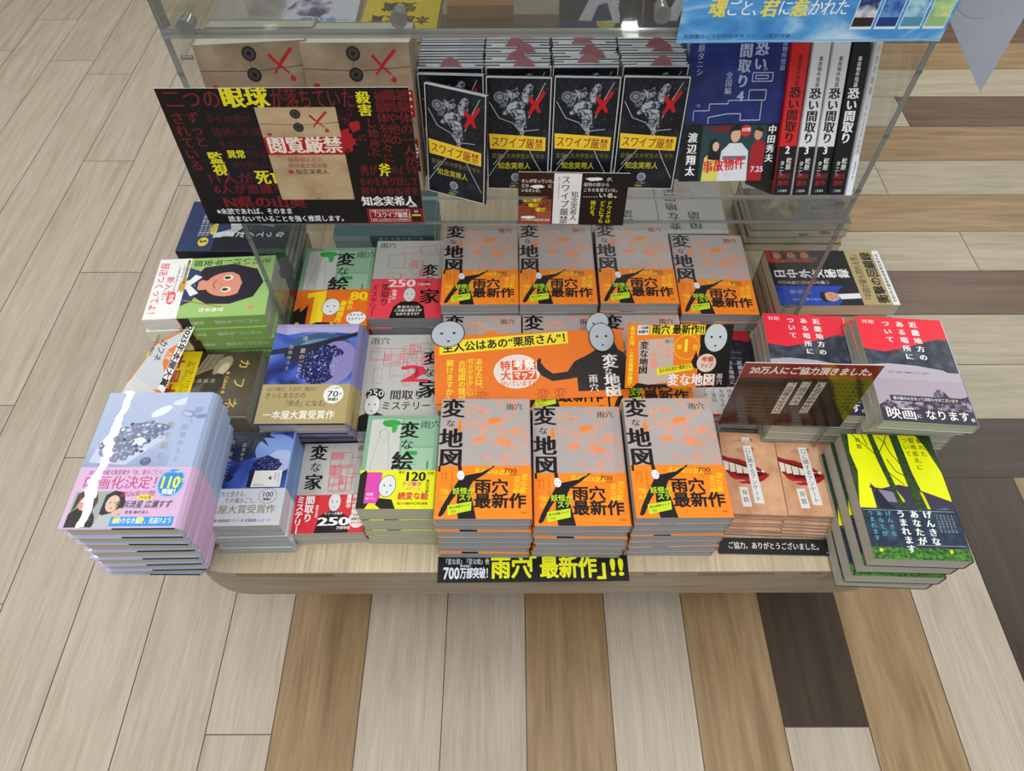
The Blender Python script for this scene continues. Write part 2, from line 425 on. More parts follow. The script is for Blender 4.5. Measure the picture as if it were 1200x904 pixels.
def a_e_obi_o():
    w, H = 128, 84; a = Art(w, H); a.bg('#ef7a1e'); K = '#1c1712'
    a.poly([(0, 50), (10, 40), (12, 52), (24, 34), (24, 84), (0, 84)], K)
    a.poly([(20, 8), (52, 2), (52, 84), (32, 84), (32, 16), (20, 20)], '#ffe21e')
    a.poly([(24, 84), (80, 84), (76, 76), (44, 74)], K)
    mask_face(a, 64, 40, 16, 20, .1, '#eceff0'); a.t('80', 95, 2, 26, '#ffe21e', 'M', W=30); a.t('万部', 114, 22, 6, '#ffe21e', 'g')
    a.v('最高傑作', 86, 26, 13, '#ffe21e', 'b', .98, .9, rot=8); a.v('私の', 98, 24, 12, '#ffe21e', 'b', 1, .9, rot=4); a.poly([(96, 70), (112, 48), (106, 84)], K)
    a.blob(110, 66, 18, 15, '#f5f8fb', 3, 26, .12); a.t('スケッチ', 97, 56, 7, '#2c68b4', 'b', W=26); a.t('ミステリー', 96, 65, 7, '#2c68b4', 'b', W=28)
    a.t('第', 6, 74, 8, '#ffe21e', 'b'); a.t('位', 66, 74, 8, '#ffe21e', 'b')
    return a

SKY = grad_mat('pale_blue_print', [(0, '#8fa0c4'), (.35, '#aebfdf'), (1, '#b9c8e8')], 'Y', -.03, .09, .12, 12, rough=.5)
FLW = vor_mat('dried_flower_print', [(.1, '#e3ebf6'), (.35, '#9db3d6'), (.55, '#5d6f9c'), (.72, '#3a3f63'), (.85, '#8f86a8')], 190, rough=.25)
def a_star():
    w, h = 135, 195; a = Art(w, h); a.bg(SKY); W_ = '#dfe9f6'
    a.ell(76, 30, 14, 6, '#e8f0f8', 20, -.6); a.ell(108, 12, 22, 6, '#dbe6f4', 20, -.3)
    a.rect(104, 0, w, 112, '#adbfe4'); 
    a.poly([(22, 62), (96, 68), (70, 92), (52, 110), (6, 106), (12, 74)], '#c6d4ea')
    a.blob(58, 62, 38, 20, FLW, 3, 26, .35, -.12); a.blob(40, 80, 30, 22, FLW, 7, 22, .35); a.blob(60, 76, 10, 8, '#dbe6f6', 8, 12, .4)
    a.blob(36, 98, 20, 9, FLW, 9, 18, .4); a.blob(22, 92, 10, 8, '#7f8fc6', 2, 12, .3)
    rd = random.Random(3)
    for i in range(26):
        x, y = 26+rd.random()*60, 48+rd.random()*46
        a.blob(x, y, 3.4, 2.8, random.Random(i).choice(['#e6eef8', '#c7d6ec', '#6c7ba8', '#3d4568', '#a9a1c4']), i, 9, .4)
    a.ell(76, 105, 7, 6, '#5d6892', 16); a.ell(75, 103, 4, 3, '#7480aa', 12)
    a.ell(112, 34, 10, 5, '#8e9ccb', 16, .3); a.ell(110, 34, 7, 3, '#bcc9e8', 14, .3); a.ell(123, 28, 6, 5, '#98a6cf', 14, -.6); a.ell(129, 38, 8, 3.4, '#8290c4', 14, -.1)
    a.line([(117, 36), (116, 42), (120, 50)], .6, '#7e8bb2')
    G = '#a58c7c'
    a.v('星を編む', 93, 46, 11, G, 'r', 1.38); a.v('凪良ゆうミ', 112, 50, 9, '#9a8a86', 'r', 1.32)
    return a
def a_star_obi():
    w, H = 135, 80; a = Art(w, H); a.bg('#d9b9de'); a.rect(0, 66, w, H, '#d2bce2')
    P = '#b8347e'
    a.t('2023年本屋大賞受賞作『汝、星のごとく』', 12, 4, 7, '#a04c8c', 'g', W=92)
    a.t('映画化決定！', 10, 12, 19, '#c43c86', 'm', W=88)
    a.rect(6, 33, 62, H-1, '#9fb0b0'); 
    a.poly([(6, H-1), (6, 62), (14, 54), (30, 54), (38, 66), (40, H-1)], '#1d1a1c')
    a.ell(21, 46, 9, 12, '#c99f88', 18); a.poly([(8, 60), (9, 36), (18, 31), (32, 33), (36, 46), (33, 58), (30, 46), (26, 40), (15, 42), (12, 54)], '#4a3226')
    for dx in (-3, 3): a.ell(21+dx, 47, 1.1, .7, '#2a1b18', 8)
    a.poly([(38, H-1), (44, 62), (56, 58), (66, 66), (68, H-1)], '#b9bfc4')
    a.poly([(42, 62), (43, 38), (52, 32), (64, 34), (69, 48), (66, 64), (60, 60), (46, 64)], '#201a1c')
    a.ell(54, 49, 8, 11, '#e2c2b2', 18); 
    for dx in (-3, 3): a.ell(54+dx, 48, 1.2, .7, '#2a1b18', 8)
    a.ell(54, 55, 1.6, .7, '#b4586a', 8); a.poly([(56, 60), (66, 54), (69, 60), (60, 66)], '#dfbcab')
    a.t('2026年公開', 60, 32, 9, '#b8347e', 'm', W=40)
    a.ell(90, 41, 10, 3.5, '#ffe24a', 16); a.t('W主演', 84, 39, 4.5, '#2a2418', 'g')
    a.t('横浜流星 広瀬すず', 58, 45, 10.5, '#2c2530', 'g', W=66, skew=.1)
    a.t('監督 藤井道人', 72, 58, 4.5, '#2c2530', 'g')
    a.rect(58, 66, 132, 78, '#2f9be6'); a.t('終わりなき愛を、見届けよう', 61, 67, 8, '#f4faff', 'g', W=68); a.t('終', 61, 66, 9, '#f6f04a', 'g'); a.t('愛', 88.5, 66, 9, '#f6f04a', 'g')
    a.ell(116, 22, 16, 19, '#6fc7ef', 26); a.ell(116, 22, 14.5, 17.5, '#2590dc', 26); a.t('110', 102, 10, 22, '#f6f04a', 'b', W=24); a.t('万', 126, 16, 6, '#f6f04a', 'g'); a.t('突破！', 108, 30, 8, '#ffffff', 'b', W=16)
    a.t('シリーズ累計', 107, 6, 3, '#ffffff', 'g')
    return a
DEEP = noise_mat('deep_blue_print', [(.25, '#12152c'), (.42, '#2c3c86'), (.52, '#4a66c0'), (.66, '#7f8fd0'), (.8, '#c4bfe6')], 14, 2, rough=.22, distort=.6, loc=(.3, .1, 0))
GEO = vor_mat('geode_print', [(.15, '#cfd6f2'), (.35, '#6b80cc'), (.55, '#252c66'), (.72, '#16193a'), (.9, '#8a7cb8')], 240, rough=.22)
def a_nan():
    w, h = 135, 188; a = Art(w, h); a.bg(DEEP)
    a.rect(0, 0, w, 16, '#a9a3d2'); a.poly([(0, 16), (20, 22), (40, 18), (60, 14), (w, 20), (w, 6), (0, 6)], '#b3aedb')
    a.ell(78, 44, 48, 26, '#3b5f84', 28); a.ell(84, 50, 40, 20, '#6d8fae', 28, .1); a.ell(70, 66, 50, 20, '#25263e', 24, .2)
    a.poly([(0, 52), (60, 40), (w, 16), (w, 24), (70, 50), (0, 62)], '#22263a')
    a.ell(104, 78, 34, 44, '#8f88c0', 28, .25)
    a.blob(86, 82, 34, 44, GEO, 5, 30, .18, .3)
    a.blob(110, 84, 14, 26, '#8d87be', 6, 16, .3)
    rd = random.Random(9)
    for i in range(40):
        a.ell(66+rd.random()*44, 50+rd.random()*60, .5+rd.random()*1.3, .5+rd.random(), rd.choice(['#dfe4fa', '#aeb9ee', '#7f90dc']), 6)
    G = '#d8cfae'
    a.v('汝、星のごとく', 51, 24, 10, G, 'r', 1.22); a.v('凪良ゆうミ', 31, 42, 8, '#c2bfae', 'r', 1.3)
    return a
def a_nan_obi():
    w, H = 135, 70; a = Art(w, H); a.bg('#b5a576'); K = '#4a4228'
    a.t('2人の愛が、人生が、選択が、', 8, 5, 8, K, 'r', W=78); a.t('きっとあなたの', 7, 15, 11, '#3c3520', 'r', W=62)
    a.t('「原点」になる。', 36, 29, 12, '#3c3520', 'r', W=66); a.t('一本屋大賞受賞作', 10, 47, 16, '#f6f4ea', 'g', W=108)
    a.ell(112, 19, 15.5, 16.5, '#eef0ee', 28); a.t('70', 102, 10, 16, '#26262a', 'm', W=17); a.t('万', 120, 16, 5, '#26262a', 'g'); a.t('突破!!', 104, 25, 6, '#26262a', 'b', W=16); a.t('シリーズ累計', 102, 6, 3, '#26262a', 'g')
    return a
def a_nanb():
    w, h = 105, 148; a = Art(w, h); a.bg(DEEP)
    a.poly([(0, 0), (70, 0), (60, 40), (30, 50), (0, 40)], '#2b3350'); a.ell(82, 30, 30, 26, '#7ea0de', 26); a.ell(92, 48, 20, 18, '#aebfe8', 22)
    for i, (x1, y1) in enumerate([(10, 4), (24, 22), (40, 30), (70, 24), (78, 10)]): a.line([(40, 4), ((40+x1)/2+6, (4+y1)/2), (x1, y1)], [6, 5, .5], '#1a2236')
    a.rect(50, 62, 66, 90, '#1a2138'); a.blob(72, 54, 26, 16, GEO, 3, 20, .3); a.blob(14, 76, 18, 9, '#1b2440', 5, 14, .4)
    a.v('汝、星のごとく', 16, 12, 8, '#c9c1a2', 'r', 1.25); a.v('凪良ゆう', 34, 18, 6.5, '#c9c1a2', 'r', 1.2)
    a.poly([(58, 64), (98, 64), (98, 90), (56, 90)], '#f0f1ee'); a.line([(84, 74), (80, 76), (84, 78)], 2, '#222222'); a.t('映画化決定', 60, 85, 3, '#555555', 'r')
    a.v('限定試し読み', 94, 67, 2.8, '#555555', 'r'); a.v('続編短編', 89, 67, 2.8, '#555555', 'r')
    return a
def a_nanb_obi():
    w, H = 105, 56; a = Art(w, H); a.bg('#dbe0e8'); G = '#8d8567'
    a.t('あなたと生きる、', 4, 4, 9, '#4c4c50', 'r', W=48); a.t('その痛みごと。', 24, 14, 9, '#4c4c50', 'r', W=44)
    a.t('本屋大賞受賞作', 4, 25, 14, '#8b815c', 'm', W=94); a.t('2023年', 5, 23, 3.5, G, 'r')
    a.t('特別収録 秘蔵新章とサイン本 全国読書メッセージ', 4, 46, 5, '#55555a', 'g', W=90)
    a.ell(84, 12, 13, 12, '#9aa394', 26); a.ell(84, 12, 12, 11, '#dbe0e8', 26); a.t('100', 75, 4, 11, '#2c2c30', 'm', W=16); a.t('突破!!', 78, 15, 4.5, '#2c2c30', 'b')
    return a
MTN = noise_mat('dark_mountain_print', [(.3, '#232a36'), (.5, '#3d4656'), (.75, '#5f6878')], (60, 60, 60), 6)
TRE = noise_mat('hill_trees_print', [(.42, '#383346'), (.5, '#6d6478'), (.6, '#a79db0')], 140, 5)
def a_kinki():
    a = Art(CW, CH); a.bg('#ee2f46')
    a.poly([(0, 62), (30, 66), (60, 58), (90, 46), (112, 38), (128, 38), (128, 104), (80, 92), (40, 92), (0, 98)], MTN)
    a.poly([(0, 92), (30, 88), (70, 90), (106, 96), (128, 110), (128, CH), (0, CH)], grad_mat('dusk_sky_print', [(0, '#8b7f95'), (.5, '#b4a7b8'), (1, '#b9b4c0')], 'Y', -.06, .0))
    W_ = '#f3eef0'
    a.v('近畿地方の', 84, 6, 12, W_, 'M', 1.28); a.v('ある場所に', 64, 6, 12, W_, 'M', 1.28); a.v('ついて', 43, 6, 12, W_, 'M', 1.28); a.t('背筋', 7, 6, 8, '#f6dfe2', 'm', W=19)
    return a
def a_kinki_obi():
    H = 88; a = Art(CW, H); a.bg('#b0a4b4'); a.rect(0, 0, CH, 16, '#b6b0bc'); a.t('大反響の声', 24, 2, 3, '#6b6474', 'g', W=60)
    a.poly([(0, 62), (14, 52), (26, 60), (40, 50), (60, 56), (78, 44), (86, 32), (92, 30), (98, 42), (112, 46), (128, 40), (128, H), (0, H)], TRE)
    a.blob(90, 42, 13, 10, TRE, 3, 18, .3)
    a.rect(18, 44, 116, 54, '#3e3a44'); a.t('最大級の大きなってお知らせがございます', 22, 46, 6, '#e6e2e6', 'g', W=90)
    a.rect(0, 66, CW, H, '#3a3648')
    a.t('映画', 6, 64, 21, '#f4f2f6', 'm'); a.t('に', 48, 74, 7, '#f4f2f6', 'g'); a.t('なります。', 60, 66, 17, '#f4f2f6', 'g', W=66)
    return a
YTREE = noise_mat('mossy_trunk_print', [(.4, '#1f3a24'), (.5, '#3c5a2c'), (.62, '#22331f')], 150, 5)
GRS = noise_mat('green_lawn_print', [(.35, '#203f1c'), (.5, '#3f7a2a'), (.65, '#5f9636')], 220, 4)
NVY = noise_mat('navy_band_print', [(.35, '#1d2a40'), (.55, '#2b3c54'), (.7, '#3b5568')], 90, 5)
def a_seichi():
    a = Art(CW, CH); a.bg('#e8f000'); K = '#3a3850'
    a.poly([(0, 0), (10, 0), (6, 30), (10, 60), (4, 90), (0, 110)], YTREE)
    a.poly([(22, 78), (30, 88), (46, 84), (62, 80), (80, 84), (128, 104), (128, 132), (22, 128)], K)
    a.poly([(30, 86), (52, 92), (58, 108), (40, 106)], '#8a86a0'); a.poly([(24, 92), (30, 88), (40, 108), (50, 118), (26, 118)], '#221f30'); a.line([(20, 84), (26, 86), (60, 92)], 2.2, '#2c2a3c')
    a.blob(112, 122, 16, 10, '#6e6a80', 5, 14, .3); a.rect(10, 116, 24, 122, '#e8f000')
    a.poly([(38, 0), (46, 0), (52, 50), (60, 100), (64, 128), (56, 128), (50, 90), (42, 40)], YTREE)
    a.poly([(70, 0), (82, 0), (86, 60), (92, 100), (100, 128), (78, 128), (74, 80), (72, 40)], YTREE)
    a.poly([(88, 90), (92, 92), (96, 120), (92, 122)], '#d8d800'); a.poly([(56, 88), (62, 100), (64, 106), (60, 106)], '#d0d000')
    for p in ([(48, 30), (60, 12), (66, 0)], [(50, 46), (40, 30), (20, 6), (16, 0)], [(62, 14), (52, 4)], [(52, 60), (70, 80)], [(60, 14), (64, 30), (74, 50)], [(110, 0), (118, 20), (126, 50)], [(34, 18), (30, 0)], [(56, 40), (64, 60), (74, 66)]):
        a.line(p, 1.2, '#3a4420')
    a.poly([(108, 0), (128, 0), (128, 60), (120, 30), (114, 10)], YTREE)
    a.v('穢れた', 112, 4, 9, '#30300c', 'm', 1.2); a.v('聖地巡礼に', 100, 4, 9, '#30300c', 'm', 1.2); a.v('ついて', 90, 4, 9, '#30300c', 'm', 1.2); a.v('背筋', 22, 6, 8, '#30300c', 'm', 1.3)
    a.rect(0, 116, CW, CH, NVY); a.rect(0, 172, CW, CH, GRS)
    W_ = '#eef2f2'
    a.v('げんきな', 88, 118, 12, W_, 'M', 1.06); a.v('あなたが', 70, 118, 12, W_, 'M', 1.06); a.v('うまれます', 52, 118, 12, W_, 'M', 1.03)
    B = '#5fb4c4'
    a.v('げんきな', 35, 120, 8, B, 'm', 1.2); a.v('あなたが', 23, 120, 8, B, 'm', 1.2); a.v('うまれます', 11, 120, 8, B, 'm', 1.1)
    rd = random.Random(5)
    for i in range(5): a.v('それは本当に怖い話'[:7], 100+i*5, 124, 3, '#b9c4c6', 'r', 1.25)
    a.line([(2, 119), (126, 119)], .5, '#b9c4c6'); a.line([(60, 168), (126, 168)], .5, '#b9c4c6')
    for x in (12, 104): a.blob(x, 176, 3, 3, '#d8d83a', x, 9, .3)
    return a
SKIN = noise_mat('skin_print', [(.3, '#c58f6d'), (.5, '#d9ab88'), (.7, '#e6bd9c')], 26, 3)
def a_kuchi():
    w, h = 88, 124; a = Art(w, h); a.bg(SKIN)
    a.blob(50, 12, 5, 2.4, '#a0664a', 2, 10, .2); a.ell(38, 16, 16, 4, '#cb9a78', 18)
    a.poly([(0, 26), (10, 30), (26, 32), (44, 38), (62, 50), (72, 58), (60, 68), (44, 74), (26, 74), (10, 64), (0, 50)], '#a81e22')
    a.poly([(0, 34), (20, 38), (44, 44), (66, 57), (50, 62), (24, 62), (8, 54), (0, 46)], '#5c1014')
    xs = [0, 9, 19, 30, 41, 51, 59, 65]
    for i in range(7):
        x0, x1 = xs[i]+.4, xs[i+1]-.4; y0 = 35+x0*.3; y1 = 35+x1*.3; b = 52+5*math.sin(i*.6)
        a.poly([(x0, y0), (x1, y1), (x1-.3, min(b, 60)), (x0+.6, min(b, 60))], '#eee6d6')
    a.poly([(6, 62), (24, 66), (44, 66), (60, 62), (44, 70), (22, 70)], '#c43a3c'); a.ell(24, 69, 8, 1.4, '#e29a94', 12)
    a.poly([(36, 8), (49, 8), (56, 106), (41, 106)], '#edf0f2'); a.v('口に関するアンケート', 43, 11, 9, '#26262a', 'r', 1.02, 1, rot=-3)
    a.poly([(20, 80), (33, 80), (36, 112), (22, 112)], '#edf0f2'); a.v('背筋', 27.5, 84, 9.5, '#26262a', 'r', 1.25, 1, rot=-3)
    return a
CRK = noise_mat('cracked_dark_print', [(.3, '#101116'), (.55, '#1b1d24'), (.7, '#2c2f38')], 50, 5, rough=.3)
SHT = noise_mat('shattered_glass_print', [(.42, '#1d2028'), (.5, '#6d747e'), (.6, '#c2c8cf'), (.7, '#4c525c')], 160, 6, rough=.3, distort=1)
def a_swipe():
    w, h = 82, 146; a = Art(w, h); a.bg('#cfd3d6'); a.rect(1.2, 1.2, w-1.2, h-1.2, CRK)
    a.blob(32, 30, 22, 20, SHT, 3, 26, .4); a.blob(44, 52, 10, 20, SHT, 6, 18, .45, -.2); a.blob(52, 20, 8, 16, SHT, 8, 14, .4, .3)
    W_ = '#c9ced4'
    for p in ([(4, 30), (16, 50), (34, 56), (46, 70), (52, 86)], [(74, 6), (62, 30), (54, 50)], [(46, 68), (60, 100), (78, 130)], [(30, 88), (14, 110), (2, 128)], [(20, 98), (8, 112)], [(50, 66), (68, 64)], [(48, 60), (40, 80)]):
        a.line(p, .7, W_)
    rd = random.Random(2)
    for i in range(60): x, y = rd.random()*76+3, rd.random()*66+3; a.ell(x, y, .4, .4, '#8d939b', 5)
    a.ell(17, 24, 7.5, 6.5, '#8f949c', 22); a.ell(17, 24, 6.6, 5.6, '#5a5f68', 22); a.ell(17, 24, 2.6, 2.4, '#b7bcc4', 14); a.ell(17, 24, 1.7, 1.5, '#5a5f68', 12)
    a.poly([(52, 26), (56, 23), (62, 29), (72, 16), (75, 18), (66, 33), (70, 42), (66, 43), (62, 37), (56, 46), (53, 44), (58, 33)], '#c01e1e')
    a.poly([(3, 70), (77, 74), (77, 92), (4, 90)], '#f1cf38'); a.t('スワイプ厳禁', 6, 73, 15, '#8e1d16', 'm', W=68, rot=2.6)
    a.t('変死した大学生のスマホ', 6, 96, 7, '#8f8a2c', 'r', W=70); a.t('知念実希人', 14, 108, 10, '#c4bb24', 'g', W=44)
    a.ell(38, 129, 6, 6, '#9ea4ae', 20); a.ell(38, 129, 4, 4, '#767c88', 16); a.t('死亡確認', 32, 136, 3, '#b7bcc4', 'r'); a.t('双葉社', 30, 140, 3.5, '#c4bb24', 'g')
    return a
KRAFT = noise_mat('kraft_envelope_print', [(.3, '#8b7964'), (.5, '#a08d76'), (.72, '#b4a28a')], (18, 30, 18), 6)
def envelope(a, x, y, w, h, mat=None, full=True, v=1.0):
    k = w/128.; q = k*v
    a.rect(x, y, x+w, y+h, mat or KRAFT); a.line([(x, y+29*q), (x+w*.5, y+32*q), (x+w, y+27*q)], .8*k+.2, '#6a4a3a')
    for cy in (12, 36):
        a.ell(x+62*k, y+cy*q, 8.5*k, 8.5*k, '#2d2a2a', 22); a.ell(x+62*k, y+cy*q, 6*k, 6*k, '#4a4646', 18); a.ell(x+62*k, y+cy*q, 2.6*k, 2.6*k, '#1b1919', 12)
    a.line([(x+62*k, y+12*q), (x+60*k, y+36*q)], .5*k, '#3a3432')
    Rr = '#c0201e'
    a.line([(x+84*k, y+14*q), (x+92*k, y+24*q), (x+104*k, y+36*q)], [4*k, 3.4*k, 2*k], Rr); a.line([(x+112*k, y+8*q), (x+98*k, y+22*q), (x+86*k, y+36*q)], [4*k, 4*k, 2*k], Rr)
    a.blob(x+107*k, y+42*q, 4*k, 5*k, '#b83a30', 3, 12, .4)
    if full:
        a.rect(x, y+54*q, x+w, y+88*q, '#b41c1e'); a.t('閲覧厳禁', x+3*k, y+53*q, 33*q, '#f0e6da', 'M', W=122*k)
        a.blob(x+12*k, y+49*q, 5*k, 5*k, '#b83a30', 5, 12, .4)
        a.t('猟奇殺人犯の', x+30*k, y+93*q, 10*k, '#9a3a30', 'r', W=58*k); a.t('精神鑑定報告書', x+28*k, y+105*q, 10*k, '#9a3a30', 'r', W=66*k)
        a.ell(x+30*k, y+122*q, 5*k, 4*k, '#b83a30', 12); a.t('知念実希人', x+38*k, y+116*q, 12*k, '#2c2622', 'm', W=56*k); a.t('双葉社', x+60*k, y+176*q, 4*k, '#2c2622', 'r')
def a_etsu():
    a = Art(CW, CH); envelope(a, 0, 0, CW, 134)
    a.rect(0, 120, CW, CH, KRAFT) if False else None
    a.rect(0, 118, CW, CH, '#18141a'); a.ell(112, 132, 16, 16, '#e6e2dc', 24); a.t('1位', 104, 122, 14, '#2a2526', 'm', W=20)
    for y in range(120, 160, 5): a.line([(112, y), (128, y-4)], 2, '#c0201e')
    a.rect(0, 160, CW, CH, '#b7a68e')
    return a
BLU = noise_mat('blue_cover_print', [(.3, '#16225c'), (.55, '#1d2d76'), (.75, '#26398a')], 40, 4)
def a_k4():
    a = Art(CW, CH); a.bg(BLU); W_ = '#aab6d4'
    a.v('恐い', 92, 20, 17, W_, 'M', 1.0); a.v('間取り4', 72, 22, 17, W_, 'M', 1.02, 1); a.v('全国編', 54, 54, 9, W_, 'm', 1); a.v('松原タニシ', 15, 14, 9, W_, 'm'); a.v('事故物件怪談', 121, 12, 7, W_, 'm')
    for p in ([(12, 112), (12, 100), (32, 100), (32, 92), (56, 92), (56, 88), (100, 88), (100, 112), (74, 112), (74, 104), (56, 104), (32, 108), (32, 118)], [(82, 76), (104, 76), (104, 88), (82, 88), (82, 76)], [(84, 56), (110, 56), (110, 66), (84, 66), (84, 56)], [(88, 59), (104, 59), (104, 63), (88, 63), (88, 59)]):
        a.line(p, 1.2, W_)
    a.t('2階', 96, 50, 4, W_, 'r'); a.t('1階', 14, 92, 4, W_, 'r')
    return a
def a_k4_obi():
    H = 72; a = Art(CW, H); a.bg('#0f1013'); a.rect(26, 2, 112, H-1, '#27424a')
    W_ = '#e8ebee'; a.v('渡辺翔太', 14, 10, 13, W_, 'M', 1.08); a.v('中田秀夫', 119, 2, 11, W_, 'M', 1.08)
    a.blob(60, 6, 30, 6, '#6b2530', 3, 16, .4)
    a.poly([(30, H), (32, 42), (40, 36), (50, 42), (54, H)], '#d9cf6a'); a.poly([(36, 44), (38, 20), (46, 18), (52, 30), (52, 46)], '#1c1a1c'); a.ell(46, 28, 4.4, 6, '#dcb59c', 14)
    a.poly([(52, H), (54, 34), (64, 24), (80, 24), (90, 34), (92, H)], '#d5dde6'); a.rect(56, 40, 88, 45, '#6b7480'); a.ell(71, 14, 6.5, 9, '#d9b095', 16); a.poly([(62, 14), (64, 3), (74, 1), (81, 6), (80, 14), (76, 8), (67, 9)], '#18161a')
    a.poly([(92, H), (94, 28), (102, 20), (112, 24), (112, H)], '#a3202a'); a.ell(101, 13, 5.4, 7.5, '#cf9f86', 14); a.poly([(95, 8), (100, 3), (107, 7), (107, 11), (98, 8)], '#17151a')
    a.t('事故物件', 30, 46, 17, '#d12a2a', 'M', W=56, rot=-6); a.t('恐い', 60, 60, 8, '#e8c8c8', 'g'); a.t('7.25', 96, 52, 10, W_, 'g', W=17); a.ell(84, 9, 7, 7, '#d12a2a', 18); a.t('50万部', 78.5, 5, 5, W_, 'b', W=11)
    return a
def spine_kowai(bg, fg, num, w=22, h=188, obi='#0e0e11'):
    a = Art(w, h); a.bg(bg); a.v('事故物件怪談', w/2+1, 18, 6, fg, 'g', 1); a.v('恐い間取り', w/2, 54, 14.4, fg, 'M', .94, 1.12)
    a.rect(0, 126, w, h, obi)
    if num: a.t(num, w/2-3, 124, 13, '#f2f2f2', 'M')
    a.v('松原', w*.68, 140, 8, '#f2f2f2', 'm', 1); a.v('タニシ', w*.3, 144, 7, '#f2f2f2', 'm', 1)
    a.t('映画化', 3, 160, 7.5, '#8e1a1a', 'b', W=w-6); a.t('原作', 4, 169, 7.5, '#8e1a1a', 'b', W=w-8); a.t('二見書房', 5, 181, 3.5, '#dddddd', 'r', W=w-10)
    return a
def spine_diary():
    a = Art(20, 190); a.bg('#c9ccce'); a.v('行方不明展', 11, 8, 10, '#54585c', 'r', 1.2); a.v('梨 株式会社闇 大森時生', 10, 78, 5, '#54585c', 'r', 1.2); a.rect(0, 138, 20, 190, '#dfe4ea'); a.v('深読不安', 11, 146, 6, '#3a5cae', 'g', 1); return a
def a_heian():
    a = Art(130, CH); a.bg('#9fc878'); K = '#252031'
    a.v('それいけ！平安部', 12, 6, 15.5, '#2b3320', 'g', 1.02) 
    a.poly([(112, 18), (120, 24), (112, 30)], '#e08878')
    # sleeping-orientation head: drawn upright on the portrait cover
    a.poly([(22, 112), (16, 66), (30, 26), (60, 12), (92, 24), (106, 60), (104, 96), (88, 118), (40, 122)], K)
    a.ell(62, 70, 27, 34, '#e09a84', 26); a.poly([(32, 70), (34, 34), (60, 28), (90, 38), (92, 72), (84, 50), (60, 46), (42, 54)], K)
    a.poly([(54, 98), (72, 98), (74, 116), (50, 116)], '#e09a84')
    for x in (48, 74): a.ell(x, 70, 6, 8, '#f4eee2', 16); a.ell(x, 71, 3.6, 5.4, '#5c6c34', 12); a.ell(x, 72, 1.8, 3, '#1c1c1c', 10)
    a.line([(52, 88), (62, 92), (72, 87)], 1.4, '#8c4038'); a.line([(61, 74), (64, 80), (60, 81)], .9, '#b4705c')
    a.poly([(20, 140), (30, 118), (52, 112), (62, 122), (74, 112), (98, 120), (108, 140)], '#31406e'); a.poly([(44, 112), (62, 128), (80, 112), (86, 124), (62, 138), (38, 124)], '#eef0f4')
    a.line([(94, 134), (112, 70)], 2, '#b4862c'); a.blob(60, 134, 11, 8, '#e8e8ea', 3, 16, .3)
    for x, y in ((20, 40), (112, 100), (26, 24)): a.ell(x, y, 4, 2.4, '#e7a08c', 12, .5)
    a.v('宮島未奈', 117, 66, 9, '#eff5e4', 'M', 1.1)
    return a
def a_heian_obi():
    w, H = 130, 52; a = Art(w, H); a.bg('#eef1f2'); a.blob(60, 2, 18, 8, '#d9a13c', 4, 18, .3)
    a.v('新入生、部活つくってよ！', 0, 0, 1, '#e0405a', 'g') if False else None
    a.t('部活つくってよ！', 8, 34, 15, '#e2405c', 'g', W=112); a.t('新入生、', 40, 20, 13, '#e2405c', 'g', W=52); a.ell(88, 17, 14, 7, '#e8566a', 22); a.t('合格', 80, 12, 9, '#fff0f0', 'b')
    scribble(a, 16, 14, 14, 4.4, '#58606a'); scribble(a, 12, 7, 16, 4, '#58606a'); a.rect(4, 2, 56, 6, '#22222a'); a.t('一気読み小説の新境地！', 6, 2.2, 3.6, '#f2d85a', 'g', W=48)
    return a
def spine_heian(w, h=188):
    a = Art(w, h); a.bg('#93bd6c'); a.v('それいけ！平安部', w/2, 12, 9, '#e8f2dc', 'm', .95); a.v('宮島未奈', w/2, 98, 8, '#e8f2dc', 'g', 1); a.rect(0, 118, w, 138, '#31243c'); a.rect(0, 136, w, h, '#e9ecec'); a.blob(w/2, 140, w*.7, 7, '#d9a13c', 2, 14, .3); a.v('宮島未奈', w/2, 150, 7, '#3c3c40', 'g', 1.1); return a
BRN = noise_mat('olive_brown_print', [(.3, '#2e2a20'), (.5, '#48402f'), (.75, '#5c5442')], 12, 3, rough=.3)
def a_cafune():
    a = Art(CW, CH); a.bg(BRN); G = '#d9bc5a'; S = '#8f8574'
    for i in range(9): a.line([(6, 62+i*3), (34+i*1.5, 72+i*3.4), (52+i, 110)], 1.6, ['#a2977f', '#8c8270', '#b0a58e'][i % 3])
    a.ell(30, 58, 22, 12, '#9c917b', 22, .4); a.ell(36, 56, 14, 7, '#c0b59c', 18, .4); a.ell(70, 66, 26, 15, '#2a261c', 22, .3)
    a.v('カ', 26, 14, 20, G, 'm'); a.v('フ', 64, 14, 22, G, 'm'); a.v('ネ', 104, 18, 22, G, 'm'); a.t('★ Cafuné ★', 40, 42, 9, G, 'm', W=46); a.v('阿部暁子', 60, 64, 8, '#bdb39a', 'r', 1.3)
    return a
def a_cafune_obi():
    H = 90; a = Art(CW, H); a.bg('#ecd50e'); a.t('本屋大賞', 6, 24, 28, '#c23a16', 'b', W=116); a.t('泣いて食べてまた生きていく物語。', 22, 4, 8, '#5a4410', 'r', W=92); a.t('読後、おいしいごはんが食べたくなる', 20, 12, 7, '#5a4410', 'r', W=98); a.t('今年の一番はこれだ 受賞', 8, 50, 9, '#c23a16', 'g', W=110); return a
